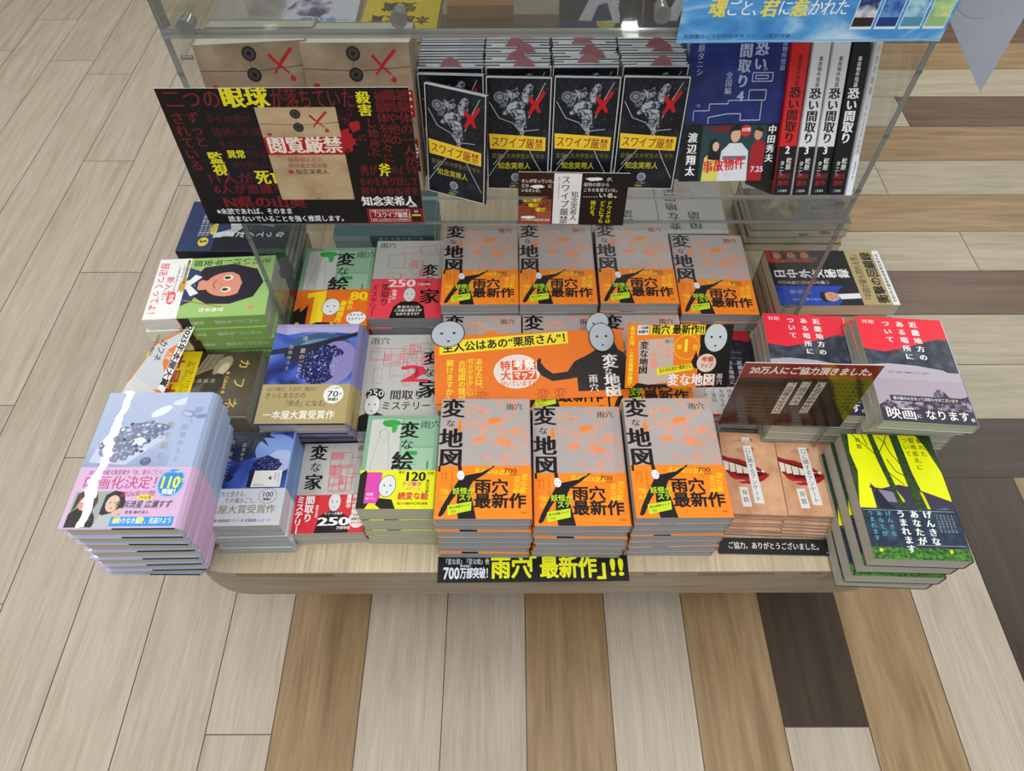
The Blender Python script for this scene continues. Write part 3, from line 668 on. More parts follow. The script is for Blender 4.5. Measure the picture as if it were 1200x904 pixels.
def a_dark():
    a = Art(108, 172); a.bg(noise_mat('dark_shrine_print', [(.35, '#191a24'), (.55, '#2a2c3a'), (.75, '#4c5062')], 40, 5)); a.rect(0, 0, 108, 22, '#a8202c')
    a.line([(14, 22), (96, 22)], 4, '#14141c'); a.line([(18, 34), (92, 34)], 3, '#14141c'); a.line([(30, 20), (28, 84)], 4, '#14141c'); a.line([(80, 20), (82, 84)], 4, '#14141c')
    for y in (44, 56, 68): a.line([(20, y), (90, y+2)], 2.4, '#5b6074')
    a.v('近畿地方の', 84, 62, 9, '#e9e6ea', 'm', 1.1); a.v('ある場所に', 68, 62, 9, '#e9e6ea', 'm', 1.1); a.v('ついて', 52, 62, 9, '#e9e6ea', 'm', 1.1); a.t('背筋', 8, 6, 8, '#e9e6ea', 'm')
    a.rect(0, 116, 108, 172, '#e9eaec'); a.rect(0, 168, 108, 172, '#c02030'); a.v('見つけてくださって', 92, 118, 6, '#3a3a40', 'm', .9); 
    for i, s in enumerate(['情報をお持ちの', 'お持ちの方は', 'ご連絡', 'ください。']): a.v(s, 60-i*13, 120, 8.5, '#3a3a40', 'r', 1.05)
    return a
def a_diplo():
    w, h = 133, 205; a = Art(w, h); a.bg('#14161b')
    a.v('日中外交秘録', 76, 4, 22, '#e8eaee', 'M', 1.02); a.v('垂秀夫駐中国大使の闘い', 54, 6, 8, '#c9ccd2', 'g', 1.05)
    a.rect(0, 0, 46, 142, '#2347b4'); a.v('垂秀夫', 32, 22, 12, '#8fa8e8', 'm', 1.1); a.v('聞き手 城山英巳', 14, 24, 6, '#8fa8e8', 'g', 1.1)
    a.poly([(0, 100), (8, 108), (34, 106), (46, 120), (46, 143), (0, 143)], '#171b2c'); a.poly([(16, 143), (14, 108), (26, 104), (28, 143)], '#e4e8f0'); a.ell(20, 92, 11, 14, '#cf9f84', 20); a.poly([(8, 90), (9, 76), (20, 72), (31, 76), (32, 90), (28, 82), (14, 82)], '#1c181a')
    for dx in (-4, 4): a.ell(20+dx, 92, 1.6, .9, '#2a1b18', 8)
    a.line([(17, 99), (23, 99)], .8, '#8c4a3c')
    a.rect(104, 0, w, 84, '#a32e22')
    for y in (20, 46, 70): a.poly([(112, y+14), (113, y+4), (130, y+4), (132, y+14)], '#2a2426'); a.ell(121, y-2, 7.5, 9.5, '#a57860', 16); a.poly([(113, y-4), (114, y-11), (128, y-11), (129, y-4), (124, y-8), (117, y-8)], '#1c181a')
    return a
def a_diplo_obi():
    w, H = 133, 62; a = Art(w, H); a.bg('#b5a477'); K = '#211c12'
    a.v('x', -20, 0, 1, K) if False else None
    a.t('衝撃の回顧録', 4, 26, 21, K, 'b', W=124); a.t('「中国が最も恐れる男」', 6, 6, 15, K, 'm', W=116); a.rect(0, 50, w, H, '#eceef0'); a.t('令和7年文藝春秋読者賞受賞作品', 6, 52, 7, '#3c3c40', 'g', W=118)
    return a
def a_trump():
    a = Art(CW, CH); a.bg('#f0781a'); K = '#2a1a10'
    a.v('あの', 80, 60, 24, K, 'M', .9); a.v('2025', 104, 40, 20, K, 'M', .8)
    a.v('世界の衝撃予測', 22, 20, 9, '#fff2e0', 'g'); a.v('本当の真実を語る', 36, 20, 9, '#fff2e0', 'g'); a.v('総特集', 50, 22, 9, '#fff2e0', 'g'); a.rect(0, 0, 60, 14, '#e8ebe8'); a.t('文藝', 8, 2, 10, '#33383c', 'g')
    a.poly([(20, 188), (30, 160), (60, 150), (100, 152), (120, 188)], '#27304c'); a.ell(66, 140, 26, 24, '#dba184', 24); a.ell(66, 124, 26, 13, '#c9c2b4', 22)
    for x in (58, 76): a.ell(x, 138, 3, 1.6, '#3c2a22', 10)
    return a
def a_comic():
    a = Art(CW, CH); a.bg('#1b2030'); W_ = '#e4e6ea'
    a.rect(0, 128, CW, CH, '#31406a'); a.ell(74, 132, 15, 9, '#d8c840', 20); a.poly([(30, 128), (48, 96), (70, 84), (90, 100), (96, 132)], '#cfd3dc'); a.poly([(50, 130), (60, 108), (74, 104), (84, 128)], '#27375e')
    for i in range(3): scribble(a, 8, 140+i*7, 14, 6, '#dfe2ea')
    a.ell(106, 146, 11, 9, '#e0d048', 18); a.t('5', 101, 138, 16, '#2a3050', 'b'); a.line([(40, 96), (60, 60), (66, 30)], 4, '#b9aeb0')
    a.v('なってください', 88, 8, 16, W_, 'M', 1.08); a.ell(36, 40, 7, 6, '#d8b84a', 16)
    return a
WHT = '#c9cbc9'
def a_white(dark=False):
    a = Art(CW, CH); a.bg('#b7b9b6' if not dark else '#6f6a62'); 
    if dark:
        a.blob(60, 60, 46, 40, noise_mat('faded_figure_print', [(.35, '#4a443c'), (.55, '#857c6e'), (.7, '#a59b88')], 40, 4), 3, 20, .3); a.rect(104, 0, CW, CH, '#c9c8c2')
        for i in range(4): a.v('地方別怪談集成の本棚に', 107+i*6, 8, 4.5, '#55524c', 'g', 1.6)
    else:
        a.v('変な地図帳', 100, 10, 24, '#3c3c3e', 'M', 1.1); a.v('国語', 60, 12, 24, '#4a4a4c', 'M', 1.05); plan(a, 10, 90, 120, 150, 4, n=7, c='#c4837e', f='#c9a09a'); a.t('横浜最前線出版', 20, 158, 14, '#3a3a3c', 'g', W=90)
    return a
def a_award():
    a = Art(CW, CH); a.bg('#d5dcea'); a.blob(80, 80, 44, 36, noise_mat('lilac_sketch_print', [(.4, '#e6eaf2'), (.5, '#a99cc0'), (.6, '#54506e')], 34, 4), 3, 22, .3)
    a.t('最高夏新作', 10, 8, 20, '#3a82c4', 'g', W=100); a.t('一挙収録', 10, 32, 18, '#3a82c4', 'g', W=84); a.rect(0, 140, CW, CH, '#b9c6e0'); a.t('私たちの夏の物語', 10, 150, 12, '#30406a', 'g', W=100)
    return a
def a_award2():
    a = Art(CW, CH); a.bg('#e3cf20'); a.t('本屋大賞', 14, 20, 28, '#4a3a10', 'b', W=100); a.t('受賞', 40, 60, 32, '#4a3a10', 'b', W=60); a.rect(0, 120, CW, CH, '#d8d4c8'); return a

# ================================================================== BOOK KINDS
LY = .00002
def soft_book(w, h, t, page, side, cover_art, obi_art=None, obi_h=0, back='#c8c8c6', spine_art=None, flap='#e4e6e8', obi_side='#e08a30', curl=0.0, wrap=False):
    """paperback lying face up, origin at centre of its underside, spine on its right edge. millimetres in, meshes out"""
    W, H, T = w/1000, h/1000, t/1000; c = .0005; parts = []
    x0, x1 = -W/2, W/2; y0, y1 = -H/2, H/2; r = min(.0022, T*.3)
    def cprof(x0, x1, z0, z1, c, r):
        out = [(x0, z0), (x1-r, z0), (x1-r*.3, z0+r*.3), (x1, z0+r), (x1, z1-r), (x1-r*.3, z1-r*.3), (x1-r, z1), (x0, z1)]
        inn = [(x0, z1-c), (x1-r, z1-c), (x1-c-r*.3, z1-r*.3-c), (x1-c, z1-r-c), (x1-c, z0+r+c), (x1-c-r*.3, z0+r*.3+c), (x1-r, z0+c), (x0, z0+c)]
        return out+inn
    mb = MB(); sm = side if not isinstance(side, str) else flat(side)
    mb.extrude(cprof(x0, x1, 0, T, c, r), y0, y1, sm)
    if cover_art:
        A = cover_art; s = (W-r)/ (A.w*.001)
        A.into(mb, (x0, y1, T), (s, 0, 0), (0, -H/(A.h*.001), 0), (0, 0, 1))
    if spine_art: spine_art.into(mb, (x1, y1, T-r*.5) if False else (x1, y1, T-.0005), (0, 0, -(T-.001)/(spine_art.w*.001)), (0, -1, 0), (1, 0, 0))
    # flap folded in behind the front cover
    mb.box(x0+.0004, x0+W*.6, y0+.0002, y1-.0002, T-c-.0010, T-c-.0004, flap)
    parts.append(('cover', mb.build('cover')))
    pb = MB(); pb.box(x0+.0006, x1-.0012, y0+.0008, y1-.0008, c+.0001, T-c-.0011, page); parts.append(('page_block', pb.build('page_block')))
    if obi_art:
        ob = MB(); e = .0002; om = flat(obi_side); oh = obi_h/1000
        pr = cprof(x0-.0001, x1+e, -0.0, T+LY*(cover_art.z+2 if cover_art else 2)+e, e, r)
        ob.extrude(pr, y0-.0001, y0+oh, om)
        zt = max(p[1] for p in pr)
        obi_art.into(ob, (x0, y0+oh, zt), ((W-r)/(obi_art.w*.001), 0, 0), (0, -oh/(obi_art.h*.001), 0), (0, 0, 1))
        parts.append(('paper_band', ob.build('paper_band')))
    return dict(parts=parts, w=W, h=H, t=T)

def hard_book(w, h, t, page, side, cover_art, obi_art=None, obi_h=0, spine_art=None, obi_side='#d9b9de', edge_out='#d9c4e0', edge_in='#17161a', obi_spine=None, boardc='#25408a', wrap=True):
    W, H, T = w/1000, h/1000, t/1000; bt = .0026; parts = []
    x0, x1 = -W/2, W/2; y0, y1 = -H/2, H/2; bul = .005
    def prof(x0, x1, z0, z1, bt, bul):
        out = [(x0, z0), (x1-.004, z0), (x1, z0+.004), (x1+bul*.5, z0+(z1-z0)*.3), (x1+bul*.5, z0+(z1-z0)*.7), (x1, z1-.004), (x1-.004, z1), (x0, z1)]
        inn = [(x0, z1-bt), (x1-.005, z1-bt), (x1-.002, z0+(z1-z0)*.7), (x1-.002, z0+(z1-z0)*.3), (x1-.005, z0+bt), (x0, z0+bt)]
        return out+inn
    mb = MB(); sm = flat(side) if isinstance(side, str) else side
    mb.extrude(prof(x0, x1, 0, T, bt, bul), y0, y1, sm)
    # visible tail edges of the boards: outer part wrapped by the jacket flap, inner part bare
    for z0 in (0.0002, T-bt+.0002):
        mb.box(x0, x0+W*.45, y0-.0009, y0+.001, z0, z0+bt-.0004, edge_out); mb.box(x0+W*.45, x1-.004, y0-.0010, y0+.001, z0, z0+bt-.0004, edge_in)
    if cover_art:
        A = cover_art; A.into(mb, (x0, y1, T), ((W-.004)/(A.w*.001), 0, 0), (0, -H/(A.h*.001), 0), (0, 0, 1))
    parts.append(('cover', mb.build('cover')))
    pb = MB(); pb.box(x0+.003, x1-.003, y0+.003, y1-.003, bt+.0001, T-bt-.0001, page); parts.append(('page_block', pb.build('page_block')))
    if obi_art:
        ob = MB(); oh = obi_h/1000; e = .0002
        zt = T+LY*(cover_art.z+2)+e
        pr = prof(x0-.0001, x1+.0008, -.0, zt, .0003, bul+.0004)
        out = pr[:8]
        n = len(out); V = [(x, y0, z) for x, z in out]+[(x, y0+oh, z) for x, z in out]
        for i in range(1, n-1): ob.mesh_([V[i], V[i+1], V[n+i+1], V[n+i]], [(0, 1, 2, 3)], obi_side)
        ob.mesh_([V[0], V[1], V[n+1], V[n]], [(0, 1, 2, 3)], obi_side)
        obi_art.into(ob, (x0, y0+oh, zt), ((W-.004)/(obi_art.w*.001), 0, 0), (0, -oh/(obi_art.h*.001), 0), (0, 0, 1))
        if obi_spine:
            xs = x1+bul*.5+.0008; obi_spine.into(ob, (xs, y0+oh, T*.7), (0, 0, -.4*T/(obi_spine.w*.001)), (0, -1, 0), (1, 0, 0))
        parts.append(('paper_band', ob.build('paper_band')))
    if wrap:
        wb = MB(); z = T+.0035; wb.face([(x0, y0, z), (x1-.003, y0, z), (x1-.003, y1, z), (x0, y1, z)], WRAP)
        parts.append(('film_wrap', wb.build('film_wrap')))
    return dict(parts=parts, w=W, h=H, t=T)

ORD = ['topmost', 'second', 'third', 'fourth', 'fifth', 'sixth', 'seventh', 'eighth', 'ninth', 'tenth', 'eleventh', 'twelfth', 'thirteenth', 'fourteenth']
def tagged(o, label, cat, group=None):
    o['label'] = label; o['category'] = cat
    if group: o['group'] = group
def empty(name, loc, rot=(0, 0, 0)):
    o = bpy.data.objects.new(name, None); COL.objects.link(o); o.location = loc; o.rotation_euler = rot; o.empty_display_size = .02; return o
def part(name, me, parent):
    o = bpy.data.objects.new(name, me); COL.objects.link(o); o.parent = parent; return o
def place(kind, name, label, group, loc, rot, sz=1.0, mat=None):
    o = empty(name, loc, rot)
    tagged(o, label, 'book', group)
    if sz != 1.0: o.scale = (1, 1, sz)
    for n, me in kind['parts']: part(n, me, o)
    return o
TZ = .385
def stack(kind, n, cx, cy, rot, ztop, desc, where, name='paperback_book', group=None, jit=2.0, seed=0, off=None, jr=1.0, keepfront=True):
    """flat pile; cx, cy, ztop in mm for the topmost book; books counted from the top"""
    rd = random.Random(seed+n); zt = ztop/1000; step = (zt-TZ)/n
    for i in range(n):
        top = (i == 0)
        dx, dy = (0, 0) if top else ((rd.random()-.5)*2*jit, (rd.random()-.5)*2*jit*.8)
        dr = 0 if top else (rd.random()-.5)*2*jr
        if off: ox, oy = off(i); dx += ox; dy += oy
        z = zt-step*(i+1)
        lab = f"{desc}, {where}" if n == 1 else (f"{desc}, topmost of {where}" if top else f"{desc}, {ORD[i]} from the top in {where}")
        place(kind, name, lab, group, ((cx+dx)/1000, (cy+dy)/1000, z), (0, 0, R(rot+dr)), (step-.0002)/kind['t'])

PG_GREY = page_mat('grey_pages', '#8f979d', '#a2a9ae', '#b0b6ba')
PG_CREAM = page_mat('cream_pages', '#aba896', '#c3c0ae', '#d0cdbb')
PG_WARM = page_mat('warm_pages', '#b9b09a', '#cbc3ad', '#d8d1bd')
PG_PALE = page_mat('pale_pages', '#a5a69c', '#b9bab0', '#c8c9bf')

K_chizu = soft_book(128, 188, 19.5, PG_GREY, '#b9acab', a_chizu(), a_chizu_obi(), 78, obi_side=OR)
_ie = a_ie(); K_ie = soft_book(128, 188, 25, PG_GREY, '#bfc1bf', _ie, a_ie_obi(), 92, obi_side='#ef4a5e')
K_ie2 = soft_book(128, 188, 25, PG_GREY, '#bfc1bf', a_ie2())
K_ieb = soft_book(105, 148, 20, PG_PALE, '#c0c2c0', a_ie_b(), a_ie_b_obi(), 60, obi_side='#d8343e')
K_e = soft_book(128, 188, 24, PG_PALE, '#84ad92', a_e(128, 188), a_e_obi_o(), 84, obi_side='#ef7a1e')
K_eb = soft_book(105, 148, 17, PG_CREAM, '#8cba9a', a_e(105, 148), a_e_obi_y(), 58, obi_side='#e6ea1c')
_sp = Art(12, 80); _sp.bg('#d6b4dc'); _sp.v('映画化決定', 7.5, 6, 6.5, '#b02a62', 'b', 1.0, .9); _sp.v('汝星のごとく', 4, 8, 4, '#b02a62', 'g'); _sp.t('講談社', 2, 66, 3.4, '#5a3a60', 'g')
K_star = hard_book(138, 190, 28, PG_WARM, '#aebfe2', a_star(), a_star_obi(), 80, obi_spine=_sp)
K_nan = hard_book(135, 188, 29, PG_CREAM, '#8b88bd', a_nan(), a_nan_obi(), 70, obi_side='#b0a070', edge_out='#243a7c', edge_in='#171c38')
K_nanb = soft_book(105, 148, 18, PG_PALE, '#7fa0d4', a_nanb(), a_nanb_obi(), 56, obi_side='#d5dae4')
K_kin = soft_book(128, 188, 18, page_mat('lime_white_pages', '#a2a595', '#b8bba9', '#c6c9b8'), '#d9dcdc', a_kinki(), a_kinki_obi(), 88, obi_side='#8f8799')
K_sei = soft_book(128, 188, 26, PG_PALE, '#2c3440', a_seichi())
K_kuc = soft_book(84, 122, 5.5, PG_GREY, '#c39a80', a_kuchi())
K_swi = soft_book(82, 146, 6.3, PG_GREY, '#24262c', a_swipe())
K_ets = soft_book(128, 188, 26, PG_PALE, '#8f7f6a', a_etsu())
K_k4 = soft_book(128, 188, 22, PG_GREY, '#1b2a6c', a_k4(), a_k4_obi(), 72, obi_side='#101114')
K_hei = soft_book(130, 188, 24, PG_PALE, '#93bd6c', a_heian(), a_heian_obi(), 52, obi_side='#e9ecec', spine_art=spine_heian(24))
K_caf = soft_book(128, 188, 25, PG_PALE, '#8f8a7e', a_cafune(), a_cafune_obi(), 90, obi_side='#ecd50e')
K_drk = soft_book(108, 172, 17, PG_PALE, '#2b2c38', a_dark())
K_dip = soft_book(133, 205, 26, PG_WARM, '#14161b', a_diplo(), a_diplo_obi(), 62, obi_side='#b5a477')
K_tru = soft_book(128, 188, 20, PG_PALE, '#f0781a', a_trump())
K_com = soft_book(128, 188, 17, PG_PALE, '#1d2233', a_comic())
K_wht = soft_book(128, 188, 20, PG_PALE, '#b7b9b6', a_white())
K_gry = soft_book(128, 188, 22, PG_WARM, '#5c584f', a_white(True))
K_awa = soft_book(128, 188, 18, PG_PALE, '#b9c6e0', a_award())
K_aw2 = soft_book(128, 188, 18, PG_PALE, '#e3cf20', a_award2())
_tl = Art(15, 188); _tl.bg('#5c7a80'); _tl.v('青い森の静かな朝', 7.5, 20, 9, '#d5dfe0', 'm', 1.2); _tl.rect(0, 120, 15, 188, '#b9c4c6')
_ta = Art(128, 188); _ta.bg('#54727a')
K_tel = soft_book(128, 188, 15, PG_PALE, '#54727a', _ta, spine_art=_tl)

# ================================================================== PILES ON THE TABLE (mm)
CZ = 'orange-banded grey map paperback'
G1 = 'orange and grey map paperbacks'
def ctr(x, y, w, h, rot=0):
    c, s = math.cos(R(rot)), math.sin(R(rot)); return x+c*w/2-s*h/2, y+s*w/2+c*h/2
def S(kind, n, blx, bly, rot, ztop, desc, where, **k):
    cx, cy = ctr(blx, bly, kind['w']*1000, kind['h']*1000, rot); stack(kind, n, cx, cy, rot, ztop, desc, where, **k)
S(K_chizu, 7, -102, 376, -.1, 521, CZ, 'front pile beside yellow-banded booklets', group=G1, seed=1)
S(K_chizu, 6, 29.5, 373.8, -.3, 503.5, CZ, 'middle pile of the front three', group=G1, seed=2)
S(K_chizu, 7, 162, 377.6, .2, 518.5, CZ, 'front pile beside mouth booklets', group=G1, seed=3)
S(K_chizu, 5, -112, 567.5, 0, 484, CZ, 'pile behind wide sign\'s yellow text', group=G1, seed=4, jit=1)
S(K_chizu, 5, 18.5, 567.5, 0, 484, CZ, 'pile behind wide sign\'s black figure', group=G1, seed=5, jit=1)
S(K_chizu, 5, 149, 567.5, 0, 484, CZ, 'pile behind small orange card', group=G1, seed=6, jit=1)
S(K_chizu, 6, -116, 757, .1, 509, CZ, 'back pile beside pink-banded books', group=G1, seed=7, jit=1)
S(K_chizu, 6, 13, 757, -.3, 510, CZ, 'back pile second from pink-banded books', group=G1, seed=8, jit=1)
S(K_chizu, 6, 145.5, 758, -.8, 511, CZ, 'back pile third from pink-banded books', group=G1, seed=9, jit=1)
S(K_chizu, 5, 282, 756, -1.5, 486.7, CZ, 'back pile nearest clear side panel', group=G1, seed=10, jit=1.5)
S(K_e, 3, -373, 753, 1.2, 458, 'green paperback with orange band', 'back pile beside clear side panel', seed=11, group='green picture paperbacks with orange band')
S(K_ie, 3, -246, 769, .3, 461, 'floor plan paperback with pink band', 'back pile beside map paperbacks', seed=12, group='floor plan paperbacks with pink band')
S(K_ie2, 3, -238.5, 546, .2, 460, 'floor plan paperback with red 2', 'pile behind the yellow-banded booklets', seed=13, group='floor plan paperbacks with red two', jit=1)
S(K_eb, 7, -209.5, 397.5, -.3, 506, 'small green paperback with yellow band', 'front pile beside map paperbacks', seed=14, group='small green paperbacks with yellow band', jit=1.2)
S(K_ieb, 2, -317, 396, 1.2, 427, 'small floor plan paperback with red band', 'low front pile', seed=15, group='small floor plan paperbacks with red band')
S(K_nanb, 5, -422, 385, .9, 479, 'small blue paperback with white band', 'pile beside the flower hardcovers', seed=16, group='small blue paperbacks with white band')
S(K_nan, 4, -375, 534, .3, 502, 'blue geode hardcover with gold band', 'pile behind small paperbacks', seed=17, name='hardcover_book', group='geode hardcovers with gold band', off=lambda i: (0, 0) if i < 1 else (2, 10 if i == 1 else 20), jit=.8)
SX = [0, -5, -8, -12, -22, -30, -42, -54]; SY = [0, 4, 7, 8, 8, 12, 22, 27]
SX = [-.0, -5.3, -9.5, -15.8, -23, -30, -48, -59]
S(K_star, 8, -525, 326, .3, 609, 'pale blue hardcover with pink band', 'pile overhanging the corner', seed=18, name='hardcover_book', group='pale blue flower hardcovers', off=lambda i: (SX[i], SY[i]), jit=2.5)
S(K_kin, 9, 507, 503, -4.4, 556, 'red sky mountain paperback', 'tall pile at table edge', seed=19, group='red sky mountain paperbacks', jit=1.2, off=lambda i: (i*.6, min(20, i*9)))
S(K_kin, 7, 387, 545, -4.4, 515, 'red sky mountain paperback', 'pile behind brown glossy sign', seed=20, group='red sky mountain paperbacks', jit=1)
S(K_sei, 4, 469, 331, -2.1, 495, 'yellow paperback with trees', 'pile at front table corner', seed=21, group='bright yellow tree paperbacks', off=lambda i: [(0, 0), (-3.5, 1), (-8, -3), (-8, 0)][i], jit=1)
S(K_kuc, 8, 315, 424, -3, 431, 'small smiling mouth booklet', 'pile beside map paperbacks', name='booklet', seed=22, group='smiling mouth booklets', off=lambda i: (0, 0) if i == 0 else (2, 19) if i == 1 else (-2, -2*i if i > 2 else 0), jit=1.5)
S(K_kuc, 8, 399, 421, -3, 431, 'small smiling mouth booklet', 'pile beside yellow paperbacks', name='booklet', seed=23, group='smiling mouth booklets', off=lambda i: (0, 0) if i == 0 else (2, 19) if i == 1 else (-3, -2*i if i > 2 else 0), jit=1.5)
stack(K_drk, 4, 341, 660, -3, 455, 'dark shrine paperback', 'pile beside small orange card', seed=24, group='dark shrine paperbacks', jit=1)
stack(K_hei, 6, -481, 770, -90+3.2, 540, 'green illustrated paperback with white band', 'sideways pile outside clear panel', seed=25, group='green illustrated paperbacks', jit=4)
stack(K_caf, 3, -502, 636, -90, 460, 'brown paperback with yellow band', 'sideways pile under white card', seed=26, group='olive brown paperbacks with yellow band', jit=1)
stack(K_dip, 3, 562, 858, 90, 466, 'black diplomacy paperback with gold band', 'sideways pile outside clear panel', seed=27, group='black diplomacy paperbacks', jit=1.5)
stack(K_tru, 2, 571, 726+5, 90, 425, 'orange magazine with grey-haired man', 'pile behind the red paperbacks', name='magazine', seed=28, group='orange magazines', jit=1)
stack(K_com, 7, -481, 934, -90, 520, 'dark comic with white lettering', 'pile behind green illustrated paperbacks', seed=29, group='dark comics', jit=1.5, name='comic_book')
stack(K_com, 4, -285, 1160, 175, 470, 'dark comic with white lettering', 'pile behind the teal books', seed=30, group='dark comics', jit=1.5, name='comic_book')
stack(K_tel, 5, -238, 1034, -90, 462, 'teal book with spine outward', 'pile behind map paperbacks', seed=31, group='teal books', jit=2)
stack(K_wht, 4, 345, 1075, 180, 455, 'pale paperback with dark lettering', 'pile beside faded brown books', seed=32, group='pale paperbacks at the back', jit=1.5)
stack(K_wht, 4, 215, 1075, 180, 460, 'pale paperback with dark lettering', 'pile farther from brown books', seed=33, group='pale paperbacks at the back', jit=1.5)
stack(K_gry, 4, 553, 1072, 90, 455, 'faded brown paperback', 'pile behind the diplomacy paperbacks', seed=34, group='faded brown paperbacks', jit=3)

# ================================================================== BOOKS LEANING ON THE LOWER SHELF
SHZ = .743
def lean(kind, name, label, group, x, y, tilt, yaw=0, z=SHZ, slide=0):
    """book standing on its tail, cover facing out, leaning back; x,y = lower left corner of cover (mm)"""
    # book local: x width, y height, z thickness (front cover = top). Lower front edge at local (-w/2,-h/2,t)
    M = Matrix.Rotation(R(yaw), 4, 'Z') @ Matrix.Rotation(R(tilt), 4, 'X')
    p = M @ Vector((-kind['w']/2, -kind['h']/2, kind['t'])); q = M @ Vector((-kind['w']/2, -kind['h']/2, 0))
    zz = z - min(p.z, q.z)
    o = place(kind, name, label, group, (x/1000-p.x, y/1000-p.y, zz+.0003), M.to_euler())
    return o
def slip(o, kind, dx):
    mb = MB(); P = [(dx-.013, kind['h']/2-.004), (dx+.013, kind['h']/2-.004), (dx+.013, kind['h']/2+.002)]
    P += [(dx+.011*math.cos(t), kind['h']/2+.002+.009*math.sin(t)) for t in [math.pi*i/10 for i in range(11)]]+[(dx-.013, kind['h']/2+.002)]
    z = kind['t']*.5; mb.box(dx-.03, dx+.03, kind['h']/2-.004, kind['h']/2+.0015, z-.0012, z-.0009, '#d6d9dc')
    mb.face([(a, b, z) for a, b in P], '#a8747c')
    part('sales_slip', mb.build('sales_slip'), o)
TI = 78
pr_names = ['swipe pile beside the envelope books', 'second swipe pile', 'third swipe pile', 'swipe pile beside the blue book']
slips = {1: {1: 6, 3: -2, 6: 8, 8: -4, 11: 4, 12: 0}, 2: {2: 2, 4: 10, 5: 5, 9: -4, 12: -2, 11: 0}, 3: {1: 6, 6: 12, 8: 6}, 0: {1: 0}}
for s in range(4):
    bx = [-114, -31.5, 52, 136][s]
    for i in range(12):
        d = 'small black cracked-screen paperback'
        wh = ['row nearest the envelope books', 'row second from the envelope books', 'row third from the envelope books', 'row beside the blue book'][s]
        lab = f"{d}, front one in {wh}" if i == 0 else f"{d}, {ORD[i]} back in {wh}"
        jit = 0 if i == 0 else random.uniform(-1.2, 1.2)
        yaw = {0: -3, 3: -2}.get(s, -2) if i == 0 else 0
        ti = (TI if s else 85) if i == 0 else 87; yt = (756+146*math.cos(R(TI)) if s else 790) if i == 0 else 788+i*6.4+7.6
        o = lean(K_swi, 'paperback_book', lab, 'small black cracked screen paperbacks', bx+jit, yt-146*math.cos(R(ti)), ti, yaw, z=SHZ+(random.uniform(0, .0015) if i else 0))
        if i in slips.get(s, {}): slip(o, K_swi, slips[s][i]/1000)
# one copy swung forward in front of the first row
lean(K_swi, 'paperback_book', 'small black cracked-screen paperback turned forward, beside the envelope books', 'small black cracked screen paperbacks', -111, 753, 82, -21, z=SHZ)
for s in range(2):
    for i in range(2):
        wh = ['beside the clear left panel', 'beside the black cracked screen books'][s]
        lean(K_ets, 'paperback_book', f"brown envelope cover paperback, {'front' if i == 0 else 'rear'} one {wh}", 'brown envelope paperbacks', [-365, -245][s]+(3 if s == 0 else 1)+i*1, (748 if s else 743)+i*(29 if s else 40), 80, 5 if s == 0 and i == 0 else 0)
lean(K_k4, 'paperback_book', 'blue floor plan cover paperback with film band, on the lower shelf', None, 224, 757, 60, 1)

def spine_out(name, w_back, h, t, art, sidecol, page, label, x, y, tilt, yaw=0, roll=0, z=SHZ, cover=None):
    """book standing on its tail with the spine facing out; local: x thickness, y height, z = towards the viewer"""
    W, H, T = w_back/1000, h/1000, t/1000
    o = empty(name, (0, 0, 0)); tagged(o, label, 'book', 'spine out books on the lower shelf')
    mb = MB(); c = .0006; r = .003
    prof = [(-T/2, -W), (-T/2, -r), (-T/2+r*.3, -r*.3), (-T/2+r, 0), (T/2-r, 0), (T/2-r*.3, -r*.3), (T/2, -r), (T/2, -W),
            (T/2-c, -W), (T/2-c, -r-c), (-T/2+c, -r-c), (-T/2+c, -W)]
    n = len(prof); V = [(px, -H/2, pz) for px, pz in prof]+[(px, H/2, pz) for px, pz in prof]
    for i in range(n):
        j = (i+1) % n; mb.mesh_([V[i], V[j], V[n+j], V[n+i]], [(0, 1, 2, 3)], sidecol)
    for off in (0, n):
        for tr in tessellate_polygon([[Vector((a, b, 0)) for a, b in prof]]): mb.mesh_([V[off+k] for k in tr], [(0, 1, 2)], sidecol)
    art.into(mb, (-T/2+.001, H/2, 0), ((T-.002)/(art.w*.001), 0, 0), (0, -H/(art.h*.001), 0), (0, 0, 1))
    if cover: cover.into(mb, (-T/2, H/2, -W), (0, 0, (W-r)/(cover.w*.001)), (0, -H/(cover.h*.001), 0), (-1, 0, 0))
    part('cover', mb.build('cover'), o)
    pb = MB(); pb.box(-T/2+c+.0002, T/2-c-.0002, -H/2+.001, H/2-.001, -W+.001, -r-c-.0004, page); part('page_block', pb.build('page_block'), o)
    M = Matrix.Rotation(R(yaw), 4, 'Z') @ Matrix.Rotation(R(tilt), 4, 'X') @ Matrix.Rotation(R(roll), 4, 'Z')
    cs = [M @ Vector((a, -H/2, b)) for a in (-T/2, T/2) for b in (0, -W)]
    p = M @ Vector((-T/2, -H/2, 0)); zz = z-min(q.z for q in cs)
    o.location = (x/1000-p.x, y/1000-p.y, z-p.z+.0005); o.rotation_euler = M.to_euler()
    return o
_cr = Art(128, 188); _cr.bg('#8e141c'); plan(_cr, 8, 96, 100, 124, 5, n=6, c='#c9605e', f='#8e141c'); _cr.rect(0, 126, 128, 188, '#141214'); _cr.v('事故物件怪談', 80, 12, 9, '#4a0a0e', 'g')
_cr.blob(60, 150, 50, 26, noise_mat('dim_photo_print', [(.4, '#2a1614'), (.55, '#6c4a3a'), (.7, '#a8483c')], 30, 4), 3, 20, .3)
spine_out('paperback_book', 110, 188, 24, spine_kowai('#d01e22', '#2a0a0c', '2', 24), '#a8161c', PG_GREY, 'red spined paperback numbered 2, standing on lower shelf', 350, 742, 59, 2, cover=_cr)
